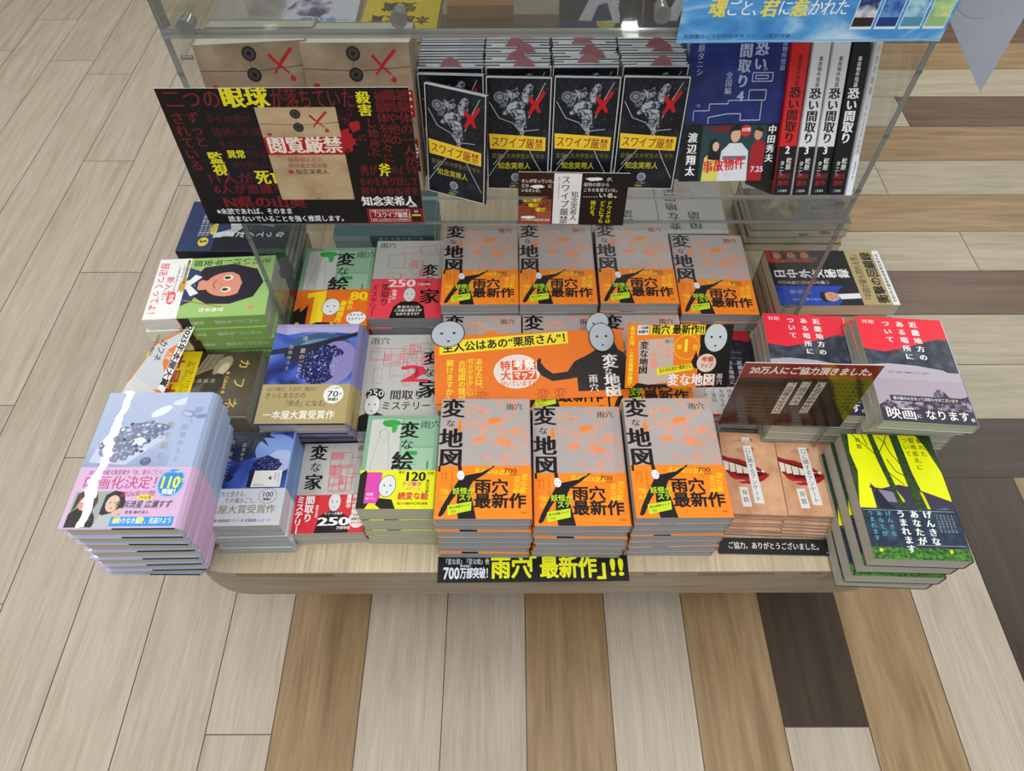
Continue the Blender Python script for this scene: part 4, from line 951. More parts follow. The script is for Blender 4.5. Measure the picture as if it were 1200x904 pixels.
spine_out('paperback_book', 110, 186, 23, spine_kowai('#d9dbde', '#1c1c20', '3', 23), '#d0d2d6', PG_GREY, 'white spined paperback numbered 3, next to the red spine', 375, 742, 59, 1)
spine_out('paperback_book', 110, 186, 23, spine_kowai('#d9dbde', '#1c1c20', '3', 23), '#d0d2d6', PG_GREY, 'white spined paperback numbered 3, next to the black spine', 399.5, 742, 59, 1)
_ck = Art(128, 188); _ck.bg('#141416'); _ck.v('事故物件怪談', 118, 8, 7, '#e0e0e0', 'g'); _ck.rect(0, 126, 128, 188, '#141214')
spine_out('paperback_book', 110, 186, 22, spine_kowai('#121214', '#ececee', '', 22), '#17171a', PG_GREY, 'black spined paperback standing between white spines on lower shelf', 424, 742, 59, 1, cover=_ck)
# slim white book, last in the row
spine_out('paperback_book', 110, 190, 10, spine_diary(), '#c4c8cb', PG_PALE, 'slim white spined book against the clear right panel', 446.5, 741, 60, -1)

# ================================================================== ACRYLIC STAND
st = empty('acrylic_display_stand', (.044, .74, TZ)); tagged(st, 'clear acrylic two-tier display stand standing on the wooden table', 'display stand')
def spart(name, mb, par=None):
    o = part(name, mb.build(name), par or st)
    if not par: o.matrix_parent_inverse = Matrix.Translation((-.044, -.74, -TZ))
    return o
PL, PR, YF, YB = -.376, .466, .752, 1.36
for x0, x1 in ((PL-.006, PL), (PR, PR+.006)):
    mb = MB(); mb.box(x0, x1, YF+.0015, YB, TZ+.0005, 1.16, ACR); mb.box(x0-.0003, x1+.0003, YF, YF+.0015, TZ+.0005, 1.16, ACR_EDGE)
    # dark ticks where the adjusting holes meet the edge
    for k in range(8):
        z = TZ+.1+k*.085; mb.box(x0-.0006, x1+.0006, YF-.0006, YF, z, z+.004, ACR_KNOB)
    sidep = spart('side_panel', mb)
    for k in range(9):
        for j, yy in enumerate((YF+.03, YF+.085)):
            if k > 8: continue
            z = TZ+.09+k*.055; pm = MB(); xm = x0-.004 if x0 < 0 else x0-.004
            pm.cyl((xm, yy, z), (x1+.004, yy, z), .0024, ACR_KNOB, 10); 
            if (x0 > 0 and k < 5) or (x0 < 0 and k > 5): spart('shelf_peg', pm, sidep)
def shelf(z, y0, y1, lipdown, name='shelf_plate'):
    mb = MB(); mb.box(PL+.002, PR-.002, y0+.0015, y1, z-.005, z, ACR); mb.box(PL+.002, PR-.002, y0, y0+.0015, z-.005, z, ACR_LINE)
    spart(name, mb)
shelf(SHZ, .7405, 1.34, .045)
mb = MB(); mb.box(PL+.002, PR-.002, .7405, .743, .699, SHZ-.005, ACR); mb.box(PL+.002, PR-.002, .7400, .7435, .696, .699, ACR_EDGE); mb.box(PL-.05, PR-.002, .7285, .7400, .694, .6955, ACR); spart('price_rail', mb)
shelf(.968, .734, 1.24, .0)
mb = MB(); mb.box(PL+.004, PR-.002, .734, .7375, .972, 1.03, ACR); mb.box(PL+.004, PR-.002, .7335, .738, .9685, .9715, ACR_EDGE); lipo = spart('front_lip', mb)
mb = MB(); mb.cyl((PL+.006, .745, .972), (PL+.006, .745, 1.03), .005, ACR_KNOB, 12); spart('corner_post', mb)
for x, z in ((-.337, .984), (-.115, .992), (.155, .996)):
    mb = MB(); mb.cyl((x, .7335, z), (x, .718, z), .0075, ACR_KNOB, 18); mb.cyl((x, .718, z), (x, .715, z), .009, ACR_KNOB, 18); spart('standoff_bolt', mb, lipo)
mb = MB(); mb.box(PL+.002, PR-.002, 1.0, 1.004, SHZ, .90, ACR); spart('back_rest', mb)
# far side of the shelf: things shown through the clear upper tier
def flatlay(kind, name, label, x, y, z, rot, tilt=0, group=None):
    place(kind, name, label, group, (x/1000, y/1000, z/1000), (R(tilt), 0, R(rot)))
flatlay(K_awa, 'paperback_book', 'pale blue sketch cover book seen through the upper tray', -322, 1216, 745, 180, 0)
flatlay(K_aw2, 'paperback_book', 'yellow banded award book seen through the upper tray', -183, 1222, 745, 178, 0)
KR = noise_mat('cardboard', [(.3, '#8a6238'), (.6, '#a3794a'), (.8, '#b08858')], (8, 90, 8), 3, rough=.7)
o = empty('cardboard_box', (-.045, 1.215, .7435)); tagged(o, 'brown cardboard box on far side of the lower shelf', 'box')
mb = MB(); mb.box(-.058, .05, -.07, .07, 0, .05, KR); _b = Art(100, 40); _b.t('ありがとう', 6, 8, 20, '#4a3420', 'g', W=84); _b.into(mb, (.045, .07-.05, .0501), (-1, 0, 0), (0, -1, 0), (0, 0, 1)); part('carton', mb.build('carton'), o)
mb = MB(); mb.box(-.058, .05, -.0725, -.0702, .03, .052, KR); part('flap', mb.build('flap'), o)
for k in range(3):
    x = 155+k*132
    lean(K_com, 'comic_book', f"dim book leaning behind the back rest, {ORD[k]} beyond the cardboard box", 'dim books behind the back rest', x-80, 1050, 62, 0)

# ================================================================== SIGNS
def sign(name, label, art, bl, w, h, yaw, tilt, cat='sign', group=None, thick=1.2, back='#d8d8d8', shape=None):
    """flat board; bl lower-left corner in mm; tilt from horizontal"""
    o = empty(name, (bl[0]/1000, bl[1]/1000, bl[2]/1000), (R(tilt), 0, R(yaw))); tagged(o, label, cat, group)
    mb = MB(); T = thick/1000; mb.box(0, w/1000, 0, h/1000, -T, 0, back)
    art.into(mb, (0, h/1000, 0), (w/1000/(art.w*.001), 0, 0), (0, -h/1000/(art.h*.001), 0), (0, 0, 1))
    part('board', mb.build('board'), o)
    return o
K = '#0f0d0f'
# --- big black sign
a = Art(297, 203); a.bg(noise_mat('black_red_print', [(.4, '#0c0a0c'), (.62, '#140c0e'), (.8, '#260e12')], 20, 4, rough=.3))
RD = '#7e1c22'; RD2 = '#571820'; YL = '#e8e020'
a.t('二つの', 6, 0, 28, RD, 'm', W=66); a.t('眼球', 74, -4, 31, YL, 'M', W=56); a.t('が落ちていた。', 132, 0, 28, RD, 'm', W=106)
a.v('殺害', 242, 4, 17, YL, 'M', .98); a.v('し始めた', 247, 40, 14, RD, 'm', .98)
a.v('被験体を次々に', 262, 4, 15, RD, 'm', .95); a.v('職員や他の', 274, 2, 16, RD, 'm', .95); a.v('被験体の一人が', 289, 2, 16, RD, 'm', .95)
a.v('ずっと', 32, 30, 17, RD, 'm', .98); a.v('されている', 14, 30, 18, RD, 'm', .95); a.v('監視', 42, 86, 19, YL, 'M', .95); a.t('異常', 58, 84, 13, YL, 'M', W=22); a.t('な状況で', 82, 84, 12, RD2, 'm', W=32)
a.t('多くの者が', 48, 34, 13, RD2, 'm', W=54); a.t('精神に失調', 50, 52, 13, RD2, 'm', W=58); a.t('をきたし、', 52, 70, 12, RD2, 'm', W=46); a.t('命を落とした', 60, 101, 12, RD2, 'm', W=54)
a.t('11人が', 20, 117, 20, RD, 'm', W=60); a.t('死亡', 84, 114, 24, YL, 'M', W=38); a.t('6人が意識不', 24, 136, 17, RD, 'm', W=94); a.t('N県の山奥', 30, 155, 22, RD, 'M', W=110)
a.t('男が', 222, 108, 17, RD, 'm', W=22); a.t('斧', 246, 105, 21, YL, 'M', W=15); a.t('のような', 262, 108, 15, RD, 'm', W=34); a.t('ものを振り回して', 218, 126, 15, RD, 'm', W=76); a.t('怒りの参加者を', 218, 142, 14, RD, 'm', W=76)
a.blob(210, 70, 17, 19, '#b01a26', 3, 30, .45); a.blob(226, 52, 9, 9, '#b01a26', 5, 20, .4)
rd = random.Random(6)
for i in range(70):
    t = rd.random()*6.3; r_ = 14+rd.random()*26; s_ = .4+rd.random()*1.2; a.ell(212+r_*math.cos(t), 62+r_*math.sin(t), s_, s_, '#8e1822', 6)
envelope(a, 110, 25, 97, 137, noise_mat('kraft_print', [(.3, '#a8906c'), (.5, '#bda682'), (.72, '#cdb894')], (18, 30, 18), 5, rough=.35))
a.t('知念実希人', 216, 157, 17, '#f2f2f2', 'M', W=72); a.t('双葉社', 278, 172, 4, '#f2f2f2', 'g')
a.t('※未読であれば、そのまま', 16, 176, 11, '#f4f4f4', 'g', W=102); a.t('読まないでいることを強く推奨します。', 28, 189, 11, '#f4f4f4', 'g', W=158)
a.rect(220, 178, 297, 203, '#8e1620'); a.frame(224, 180, 278, 200, .6, '#e8c8c8'); a.t('文庫よりも小さいスマホサイズ', 226, 180, 4.5, '#f0dede', 'g', W=50); a.t('『スワイプ厳禁』', 226, 184, 10, '#ffffff', 'm', W=52); a.t('変死した大学生のスマホ 好評発売中', 226, 195, 4, '#f0dede', 'g', W=50)
a.rect(281, 180, 293, 200, '#17181c'); a.rect(281, 188, 293, 191, '#e8c838'); a.blob(287, 183, 4, 3, '#9aa0a6', 4, 10, .3)
sign('hanging_sign', 'black sign with red and yellow lettering around an envelope picture', a, (-417, 736.5, 701), 297, 195, .2, 86)
# --- small swipe sign
a = Art(148, 80); a.bg(noise_mat('dark_red_room_print', [(.35, '#150a0a'), (.55, '#3c120f'), (.75, '#7a3424')], 16, 4, rough=.3))
a.rect(84, 0, 148, 80, '#1a0f10'); a.poly([(0, 80), (0, 50), (20, 40), (46, 40), (46, 80)], '#8a4630'); a.rect(26, 58, 46, 80, '#a0583c')
for i in range(14): a.ell(4+rd.random()*40, 36+rd.random()*24, 1.2, 1.2, '#1c0e0c', 8)
a.t('オレが写っていた。', 4, 10, 6, '#e6e6e6', 'g', W=44); a.t('どの', 4, 17, 6, '#e6e6e6', 'g', W=10); a.blob(26, 21, 11, 3, '#eeeeee', 3, 18, .3); a.t('に', 40, 17, 6, '#e6e6e6', 'g'); a.t('いるオレが。', 4, 24, 6, '#e6e6e6', 'g', W=26)
a.t('嘘だ嘘だ', 6, 38, 7, '#e8d81c', 'b', W=26); a.t('嘘だ', 14, 46, 7, '#e8d81c', 'b', W=14); a.t('嘘だ', 24, 53, 7, '#e8d81c', 'b', W=14)
a.blob(14, 69, 12, 2.5, '#eeeeee', 8, 18, .3); a.t('たちの奇妙な画像が語る真相', 4, 71, 4, '#e6e6e6', 'g', W=40)
a.rect(48, 1, 85, 79, '#e9ebec'); a.v('スワイプ厳禁', 64, 4, 12.5, '#1c1c20', 'm', .98); a.v('知念実希人', 77, 27, 10, '#1c1c20', 'm', .92); a.v('変死した大学生のスマホ', 55, 6, 3, '#1c1c20', 'r'); a.t('双葉社', 58, 75, 3.5, '#1c1c20', 'r')
a.blob(102, 9, 14, 3, '#eeeeee', 5, 20, .3); a.t('が、', 118, 6, 6, '#e6e6e6', 'g'); a.t('植物の影から', 88, 14, 6, '#cfcfcf', 'g', W=34); a.t('こちらを見ていた。', 88, 22, 6, '#e6e6e6', 'g', W=46); a.t('……いる。', 88, 29, 8, '#f4f4f4', 'g', W=46)
a.v('ドウメキは', 126, 41, 7.5, '#e8d81c', 'g', .95); a.v('どこにでも', 116, 41, 7.5, '#e8d81c', 'g', .95); a.v('現れる。', 103, 41, 7.5, '#e8d81c', 'g', .95)
sign('shelf_sign', 'small dark sign with white centre panel below the cracked screen books', a, (9.2, 737, 699), 145, 81, -1.5, 84)
# --- blue sign
a = Art(297, 210); a.bg(noise_mat('blue_water_print', [(.3, '#2f7cc8'), (.48, '#5aa6e4'), (.58, '#9dcdf2'), (.75, '#d3eafa')], (10, 22, 10), 5, rough=.3, distort=1.2))
a.t('奇跡はまた巡る…。', 16, 140, 17, '#f6fbff', 'm', W=96); 
xx = 28
for ch in '魂ごと、君に惹かれた':
    big = ch in '魂君惹'; a.t(ch, xx, 160 if big else 163, 19 if big else 15.5, '#f0e45a' if big else '#f6fbff', 'M' if big else 'm', skew=.08, sy=1.2); xx += 18.5 if big else (9 if ch == '、' else 14.5)
for i, (c1, c2) in enumerate([('#27407e', '#e8ecf4'), ('#2650a8', '#6da8e4'), ('#4a90c4', '#b4dcec'), ('#8cc494', '#dcec9c')]):
    x = 190+i*27; a.rect(x-1, 120, x+23, 196, '#dff0fa'); a.rect(x, 121, x+22, 193, noise_mat('picture_%d' % i, [(.38, c1), (.62, c2)], 60, 5, rough=.3)); a.rect(x, 183, x+22, 193, ['#3a2c30', '#24448c', '#5a9cba', '#9cc88c'][i])
a.t('全国書店にて好評発売中 シリーズ累計突破', 6, 200, 5, '#28568c', 'g', W=120); a.line([(0, 208), (297, 208)], 2, '#8cc0ec')
sign('hanging_sign', 'glossy blue water sign with white lettering and four small pictures', a, (177, 726, 961), 283, 200, .6, 89)
# --- wide orange sign
a = Art(290, 108); a.bg('#e87a1a'); K2 = '#221a18'
a.poly([(8, 8), (205, 0), (205, 20), (8, 30)], '#f0e02a'); a.t('主人公はあの“栗原さん”！', 12, 11, 17, '#1c1812', 'b', W=188, rot=-2.8)
a.v('あなたは、', 68, 38, 11.5, '#f0e02a', 'g', .95, 1, rot=2); a.v('何かがおかしい', 55, 38, 9, '#f0e02a', 'g', .95, .9, rot=2); a.v('古地図の謎が', 42, 40, 11.5, '#f0e02a', 'g', .95, 1, rot=2); a.v('解けますか？', 24, 38, 12, '#f0e02a', 'g', .95, 1, rot=2)
a.line([(62, 38), (61, 96)], .5, '#f0e02a'); a.line([(49, 40), (48, 96)], .5, '#f0e02a')
a.ell(124, 62, 35, 27, '#f4ece6', 30); a.ell(124, 62, 33.6, 25.6, '#e8dcd6', 30); a.t('特大', 100, 42, 16, '#dd5c28', 'b') if False else None
a.v('特大', 107, 44, 16, '#dd5c28', 'b', 1); a.rect(117, 44, 153, 60, '#dd5c28'); a.t('考察', 119, 43, 17, '#fff6ee', 'b', W=32); a.rect(117, 62, 153, 76, '#dd5c28'); a.t('マップ', 119, 62, 13, '#fff6ee', 'b', W=32); a.t('付いています!!', 98, 77, 9, '#dd5c28', 'g', W=52)
a.poly([(158, 42), (162, 44), (161, 50), (168, 60), (178, 68), (200, 66), (212, 50), (224, 44), (246, 44), (262, 54), (272, 52), (290, 52), (290, 98), (214, 98), (214, 76), (200, 78), (176, 80), (160, 70), (154, 60), (155, 48)], K2)
a.poly([(222, 46), (244, 34), (252, 16), (274, 16), (280, 34), (290, 40), (290, 60), (222, 60)], K2); a.v('変', 266, 40, 24, '#f4f1f0', 'M'); a.v('な', 262, 62, 13, '#f4f1f0', 'm'); a.v('地図', 266, 72, 22, '#f4f1f0', 'M', .88, 1.1); a.v('雨穴', 238, 72, 14, '#f4f1f0', 'm')
for x in (60, 150, 176): a.t('変', x, 90, 22, '#c45e14', 'm')
so = sign('pop_sign', 'wide orange sign with yellow headline and black figure holding a bubble', a, (-117.5, 584, 470), 296, 112, 3.0, 14, back='#e87a1a')
so.location = (-.1160, .5775, .4862)
def cutout(parent, cx, cy, rx, ry, rot=0, z=.0006):
    b = Art(rx*2+4, ry*2+4); mask_face(b, rx+2, ry+2, rx, ry, rot, '#b6bec8')
    mb = MB(); b.into(mb, ((cx-rx-2)/1000, (cy+ry+2)/1000, z), (1, 0, 0), (0, -1, 0), (0, 0, 1))
    n = 24; c_, s_ = math.cos(rot), math.sin(rot)
    P = [((cx+rx*math.cos(t)*c_-ry*math.sin(t)*s_)/1000, (cy-(rx*math.cos(t)*s_+ry*math.sin(t)*c_))/1000) for t in [2*math.pi*i/n for i in range(n)]]
    mb.face([(x, y, z-.0004) for x, y in P], '#a9b0b9'); part('face_cutout', mb.build('face_cutout'), parent)
cutout(so, 22, 116, 27, 23, -.2); cutout(so, 262, 98, 20, 25, 0, .0030); cutout(so, 258, 122, 17, 22, .6)
# --- small orange card
a = Art(150, 96); a.bg('#ef851c'); a.rect(104, 0, 150, 96, '#1d1918')
a.rect(14, 1, 30, 15, '#e9eef0'); a.t('いま話題', 15, 2, 5, '#1c1812', 'b', W=14); a.t('話題作', 15, 8, 5, '#1c1812', 'b', W=14); a.rect(32, 1, 110, 15, '#f0e02a'); a.t('雨穴 最新作!!', 34, 0, 15, '#1c1812', 'b', W=74)
a.v('あなたは、この古地図の謎が', 7, 2, 7, '#f6e83a', 'b', .98)
a.poly([(16, 24), (66, 19), (70, 86), (20, 93)], '#c9b7ae'); a.v('変な地図', 25, 24, 13, '#1c1812', 'M', .96); 
for i in range(9): a.blob(38+rd.random()*26, 28+rd.random()*46, 6, 3.6, '#e9a186', i, 10, .4)
a.t('雨穴', 54, 22, 6, '#1c1812', 'm')
a.ell(86, 34, 19, 19, '#f6c21e', 26); a.ell(86, 34, 17.6, 17.6, '#ef851c', 26); a.t('1', 78, 18, 26, '#f6e83a', 'b'); a.t('第', 71, 30, 8, '#f6e83a', 'g'); a.t('位', 94, 30, 8, '#f6e83a', 'g')
a.poly([(44, 66), (98, 58), (98, 68), (46, 77)], '#f0e02a'); a.t('主人公はあの“栗原さん”', 48, 66, 7, '#1c1812', 'g', W=48, rot=-9)
a.poly([(94, 56), (100, 40), (104, 52), (108, 42), (114, 50), (108, 66), (98, 66)], '#1d1918')
mask_face(a, 126, 20, 17, 22, 0, '#c9d1d6'); a.ell(116, 58, 14, 14, '#e2d2cc', 24); a.t('考察', 108, 48, 9, '#c8502a', 'b', W=18); a.t('マップ', 107, 58, 8, '#c8502a', 'b', W=18)
a.t('変な地図', 60, 74, 21, '#e07a3a', 'b', W=70); a.t('変な地図', 61, 74, 20, '#f8f0ec', 'M', W=68); a.v('雨穴', 137, 74, 9, '#f8f0ec', 'm')
a.poly([(10, 96), (18, 88), (34, 91), (60, 90), (66, 96)], '#1d1918')
sign('pop_sign', 'small orange and black card with white mask face, beside the wide orange sign', a, (165, 579, 526), 150, 95.5, .3, 55.4, back='#ef851c')
# --- brown glossy sign
_bm, _nt, _bb = base_mat('glossy_brown', .12, .8); _t = tex(_nt, 'ShaderNodeTexNoise', (8, 30, 8), Scale=1, Detail=5); _r = ramp(_nt, _t.outputs[0], [(.3, '#2a1a12'), (.6, '#3c281c'), (.8, '#4a3424')]); _nt.links.new(_r.outputs[0], _bb.inputs['Base Color'])
_rm, _nt, _bb = base_mat('glossy_red', .12, .8); _bb.inputs['Base Color'].default_value = lin('#8e2018')
a = Art(177, 151); a.bg(_bm); a.rect(0, 0, 177, 32, _rm); a.t('20万人にご協力頂きました。', 10, 7, 17, '#f2ece6', 'b', W=158)
for i, (x, y, s) in enumerate(((112, 42, '※必ずお早めに'), (92, 42, '一読のうえ'), (74, 44, 'ご回答ください'))):
    n = len(s); a.rect(x-6, y-2, x+6, y+n*10.4+2, '#d9d2c8'); a.v(s, x, y, 10, '#2c2420', 'g', 1.03)
for i in range(12): scribble(a, 14, 40+i*9, 24, 6.5, '#3d2c20', 'r')
so = sign('pop_sign', 'glossy brown sign with red header standing behind the smiling mouth booklets', a, (299.5, 534.5, 497), 177, 151, -1.7, 90.5)
mb = MB(); mb.box(.004, .008, -.062, .02, -.0035, -.0015, ACR_EDGE); mb.box(.16, .164, -.062, .02, -.0035, -.0015, ACR_EDGE); part('clear_leg', mb.build('clear_leg'), so)
# --- black strip on the table edge
a = Art(275, 40); a.bg('#0c0c10'); a.t('『変な家』『変な絵』他', 8, 3, 10, '#dfeaf2', 'm', W=66); a.t('700', 8, 13, 25, '#dfeaf2', 'b', W=23); a.t('著者累計', 32, 13, 4, '#dfeaf2', 'g'); a.t('万部突破！', 32, 17, 18, '#dfeaf2', 'b', W=40)
YQ = '#ecee1c'; a.t('雨穴', 76, 0, 36, YQ, 'b', W=58); a.t('「', 116, 0, 36, YQ, 'b', W=26); a.t('最新作', 147, 0, 36, YQ, 'b', W=82); a.t('」', 229, 2, 36, YQ, 'b', W=12); a.t('!!', 247, 0, 36, YQ, 'b', W=20)
so = sign('strip_sign', 'long black strip sign with yellow lettering on the front table edge', a, (-107.5, 338.5, 386.2), 275, 38, .4, 1.5, back='#0c0c10')
# --- small black strip on the table
a = Art(172, 24); a.bg('#0e0d10'); a.t('ご協力、ありがとうございました。', 14, 6, 11, '#f2f2f2', 'm', W=134); a.t('ポプラ社', 158, 18, 4, '#c8c8c8', 'g', W=10)
sign('strip_sign', 'short black strip sign with white lettering lying before the mouth booklets', a, (302, 380, 388), 170, 24, -1.4, 8, back='#0e0d10')
# --- white and orange card
a = Art(110, 90); card = empty('pop_sign', (-.5, .66, .47)); tagged(card, 'white card with orange edges lying on the olive brown paperback', 'sign')
P = [Vector(p) for p in ((-.497, .708, .520), (-.5525, .680, .508), (-.590, .622, .489), (-.598, .600, .483), (-.5400, .609, .472))]
P = [Vector((p.x, p.y, p.z)) for p in P]
mb = MB(); O = P[4]; ex = (P[0]-P[4]); L = ex.length; ex.normalize(); nn = ex.cross(P[2]-P[4]).normalized(); 
if nn.z < 0: nn = -nn
ey = nn.cross(ex); UV = [((p-O).dot(ex)*1000, (p-O).dot(ey)*1000) for p in P]
A2 = Art(400, 400); sh = 150
def q(u, v): return (u+sh, sh-v)
pts = [q(*uv) for uv in UV]; A2.poly(pts, '#e6812a')
cx_ = sum(p[0] for p in pts)/5; cy_ = sum(p[1] for p in pts)/5
A2.poly([(cx_+(p[0]-cx_)*.88, cy_+(p[1]-cy_)*.84-1.5) for p in pts], '#cdd3da')
u0, v0 = q(0, 0); sg = 1 if UV[2][1] > 0 else -1
A2.poly([(u0, v0), (u0+L*1000, v0), (u0+L*1000-8, v0-sg*11), (u0+4, v0-sg*11)], '#eef0f2')
A2.t('2025年本屋大賞', u0+L*1000-6, v0-.5, 11, '#1c1c20', 'b', W=L*1000-16, rot=180)
A2.poly([(u0+30, v0-12), (u0+80, v0-12), (u0+66, v0-21), (u0+44, v0-21)], '#e6812a'); A2.t('大賞', u0+64, v0-13, 7, '#f6e0c8', 'g', rot=180)
A2.t('カフネ', u0+78, v0-25, 12, '#2a2a30', 'g', rot=180); A2.t('阿部暁子 講談社', u0+82, v0-40, 5, '#2a2a30', 'r', rot=180)
A2.into(mb, O-ex*(sh/1000)+ey*(sh/1000), ex, -ey, nn); mb.face([p-nn*.0006 for p in P], '#d8d8d8'); me = mb.build('board')
ob = part('board', me, card); ob.matrix_parent_inverse = Matrix.Translation((.5, -.66, -.47))
# --- pale card corner hanging at the top right
pm = noise_mat('pale_grey_card', [(.3, '#a9b2c2'), (.7, '#b6bfce')], 6, 2, rough=.5)
o = empty('hanging_card', (.589, .8, .856)); tagged(o, 'pale grey pointed card with faint ring, right of the blue sign', 'sign')
mb = MB(); tri = [(0, 0, 0), (-.004, 0, .34), (-.105, 0, .34), (-.105, 0, .1115)]
mb.face(tri, pm); mb.face([(x, .0008, z) for x, y, z in tri][::-1], pm)
b = Art(200, 200)
for rr in (42, 40): b.ell(100, 100, rr, rr, '#bdc5d2' if rr == 46 else '#aeb7c6', 40)
b.into(mb, (-.054-.1, -.0004, .135+.1), (1, 0, 0), (0, 0, -1), (0, -1, 0)); part('board', mb.build('board'), o)

# ================================================================== TABLE
def wood_stripe(name, c1, c2, c3, s, rough=.35):
    m, nt, b = base_mat(name, rough, .35); t = tex(nt, 'ShaderNodeTexNoise', s, Scale=1, Detail=5, Roughness=.6)
    r = ramp(nt, t.outputs[0], [(.3, c1), (.5, c2), (.72, c3)]); nt.links.new(r.outputs[0], b.inputs['Base Color']); return m
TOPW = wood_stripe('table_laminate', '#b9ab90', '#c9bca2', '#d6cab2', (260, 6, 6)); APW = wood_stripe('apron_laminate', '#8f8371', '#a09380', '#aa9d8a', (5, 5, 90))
def rrect(x0, x1, y0, y1, r, n=10):
    P = []
    for cx, cy, a0 in ((x1-r, y0+r, -90), (x1-r, y1-r, 0), (x0+r, y1-r, 90), (x0+r, y0+r, 180)):
        for i in range(n+1): a = R(a0+90*i/n); P.append((cx+r*math.cos(a), cy+r*math.sin(a)))
    return P
tb = empty('display_table', (.05, .95, 0)); tagged(tb, 'low light wood display table with rounded corners under the books', 'table')
def tpart(name, mb): o = part(name, mb.build(name), tb); o.matrix_parent_inverse = Matrix.Translation((-.05, -.95, 0))
X0, X1, Y0, Y1 = -.520, .622, .354, 1.56
P = rrect(X0, X1, Y0, Y1, .115, 12); n = len(P)
mb = MB(); mb.face([(x, y, TZ) for x, y in P], TOPW); Q = rrect(X0+.001, X1-.001, Y0+.001, Y1-.001, .114, 12)
mb.face([(x, y, TZ-.02) for x, y in P][::-1], TOPW)
for i in range(n): j = (i+1) % n; mb.mesh_([(P[i][0], P[i][1], TZ-.02), (P[j][0], P[j][1], TZ-.02), (P[j][0], P[j][1], TZ), (P[i][0], P[i][1], TZ)], [(0, 1, 2, 3)], APW)
tpart('tabletop', mb)
mb = MB(); P2 = rrect(X0+.002, X1-.002, Y0+.002, Y1-.002, .113, 12); zb = .286
for i in range(n): j = (i+1) % n; mb.mesh_([(P2[i][0], P2[i][1], zb), (P2[j][0], P2[j][1], zb), (P2[j][0], P2[j][1], TZ-.02), (P2[i][0], P2[i][1], TZ-.02)], [(0, 1, 2, 3)], APW, True)
mb.face([(x, y, zb) for x, y in P2][::-1], APW)
tpart('apron', mb)
# worn scuffs along the top edge of the apron
mb = MB(); rd = random.Random(8)
for x, w in ((-.40, .05), (-.35, .09), (.19, .02), (.27, .06), (.33, .05), (.42, .03)):
    mb.box(x, x+w, Y0-.0004, Y0+.001, TZ-.012-rd.random()*.004, TZ-.005, '#857863')
tpart('edge_wear', mb)
for x, y in ((X0+.16, Y0+.16), (X1-.16, Y0+.16), (X0+.16, Y1-.16), (X1-.16, Y1-.16)):
    mb = MB(); mb.box(x-.03, x+.03, y-.03, y+.03, .0, zb, APW); tpart('leg', mb)

# ================================================================== FLOOR
def plank_mat(name, c1, c2, c3, ax, rough=.38, pink=None):
    m, nt, b = base_mat(name, rough, .45)
    s = (46, 3.2, 1) if ax == 'y' else (3.2, 46, 1)
    at = nt.nodes.new('ShaderNodeAttribute'); at.attribute_name = 'plank'; at.attribute_type = 'GEOMETRY'
    tc = nt.nodes.new('ShaderNodeTexCoord'); mp = nt.nodes.new('ShaderNodeMapping'); mp.inputs['Scale'].default_value = s
    ad = nt.nodes.new('ShaderNodeVectorMath'); ad.operation = 'ADD'; nt.links.new(tc.outputs['Object'], ad.inputs[0]); nt.links.new(at.outputs['Color'], ad.inputs[1])
    nt.links.new(ad.outputs[0], mp.inputs[0])
    t = nt.nodes.new('ShaderNodeTexNoise'); t.inputs['Scale'].default_value = 1; t.inputs['Detail'].default_value = 7; t.inputs['Roughness'].default_value = .62; t.inputs['Distortion'].default_value = .6
    nt.links.new(mp.outputs[0], t.inputs['Vector'])
    r = ramp(nt, t.outputs[0], [(.28, c1), (.5, c2), (.74, c3)])
    mp2 = nt.nodes.new('ShaderNodeMapping'); mp2.inputs['Scale'].default_value = (420, 12, 1) if ax == 'y' else (12, 420, 1); nt.links.new(ad.outputs[0], mp2.inputs[0])
    t2 = nt.nodes.new('ShaderNodeTexNoise'); t2.inputs['Scale'].default_value = 1; t2.inputs['Detail'].default_value = 3; nt.links.new(mp2.outputs[0], t2.inputs['Vector'])
    mx = nt.nodes.new('ShaderNodeMix'); mx.data_type = 'RGBA'; mx.blend_type = 'MULTIPLY'; mx.inputs[0].default_value = .22
    r2 = ramp(nt, t2.outputs[0], [(.35, '#b0b0b0'), (.6, '#ffffff')]); nt.links.new(r.outputs[0], mx.inputs[6]); nt.links.new(r2.outputs[0], mx.inputs[7])
    sp = nt.nodes.new('ShaderNodeSeparateColor'); nt.links.new(at.outputs['Color'], sp.inputs[0])
    mr = nt.nodes.new('ShaderNodeMapRange'); mr.inputs[2].default_value = 1; mr.inputs[3].default_value = .93; mr.inputs[4].default_value = 1.04; nt.links.new(sp.outputs[2], mr.inputs[0])
    hv = nt.nodes.new('ShaderNodeHueSaturation'); nt.links.new(mx.outputs[2], hv.inputs['Color']); nt.links.new(mr.outputs[0], hv.inputs['Value'])
    nt.links.new(hv.outputs[0], b.inputs['Base Color'])
    bp = nt.nodes.new('ShaderNodeBump'); bp.inputs['Strength'].default_value = .12; bp.inputs['Distance'].default_value = .001; nt.links.new(t2.outputs[0], bp.inputs['Height']); nt.links.new(bp.outputs[0], b.inputs['Normal'])
    return m
PM = {}
TONE = {'L': ('#b5a796', '#c3b8a9', '#cdc3b6'), 'N': ('#a8a090', '#b8b0a0', '#c4bcac'), 'T': ('#86704f', '#a08664', '#b29a78'), 'D': ('#33281d', '#413427', '#504232'), 'B': ('#5c483a', '#745c4a', '#846c58'), 'W': ('#a39a86', '#b6ad98', '#c4bba6')}
def pm_(t, ax):
    if (t, ax) not in PM: PM[(t, ax)] = plank_mat('plank_%s_%s' % (t, ax), *TONE[t], ax)
    return PM[(t, ax)]
fl = MB(); GAP = '#6b6054'; cols = []
prd = random.Random(12)
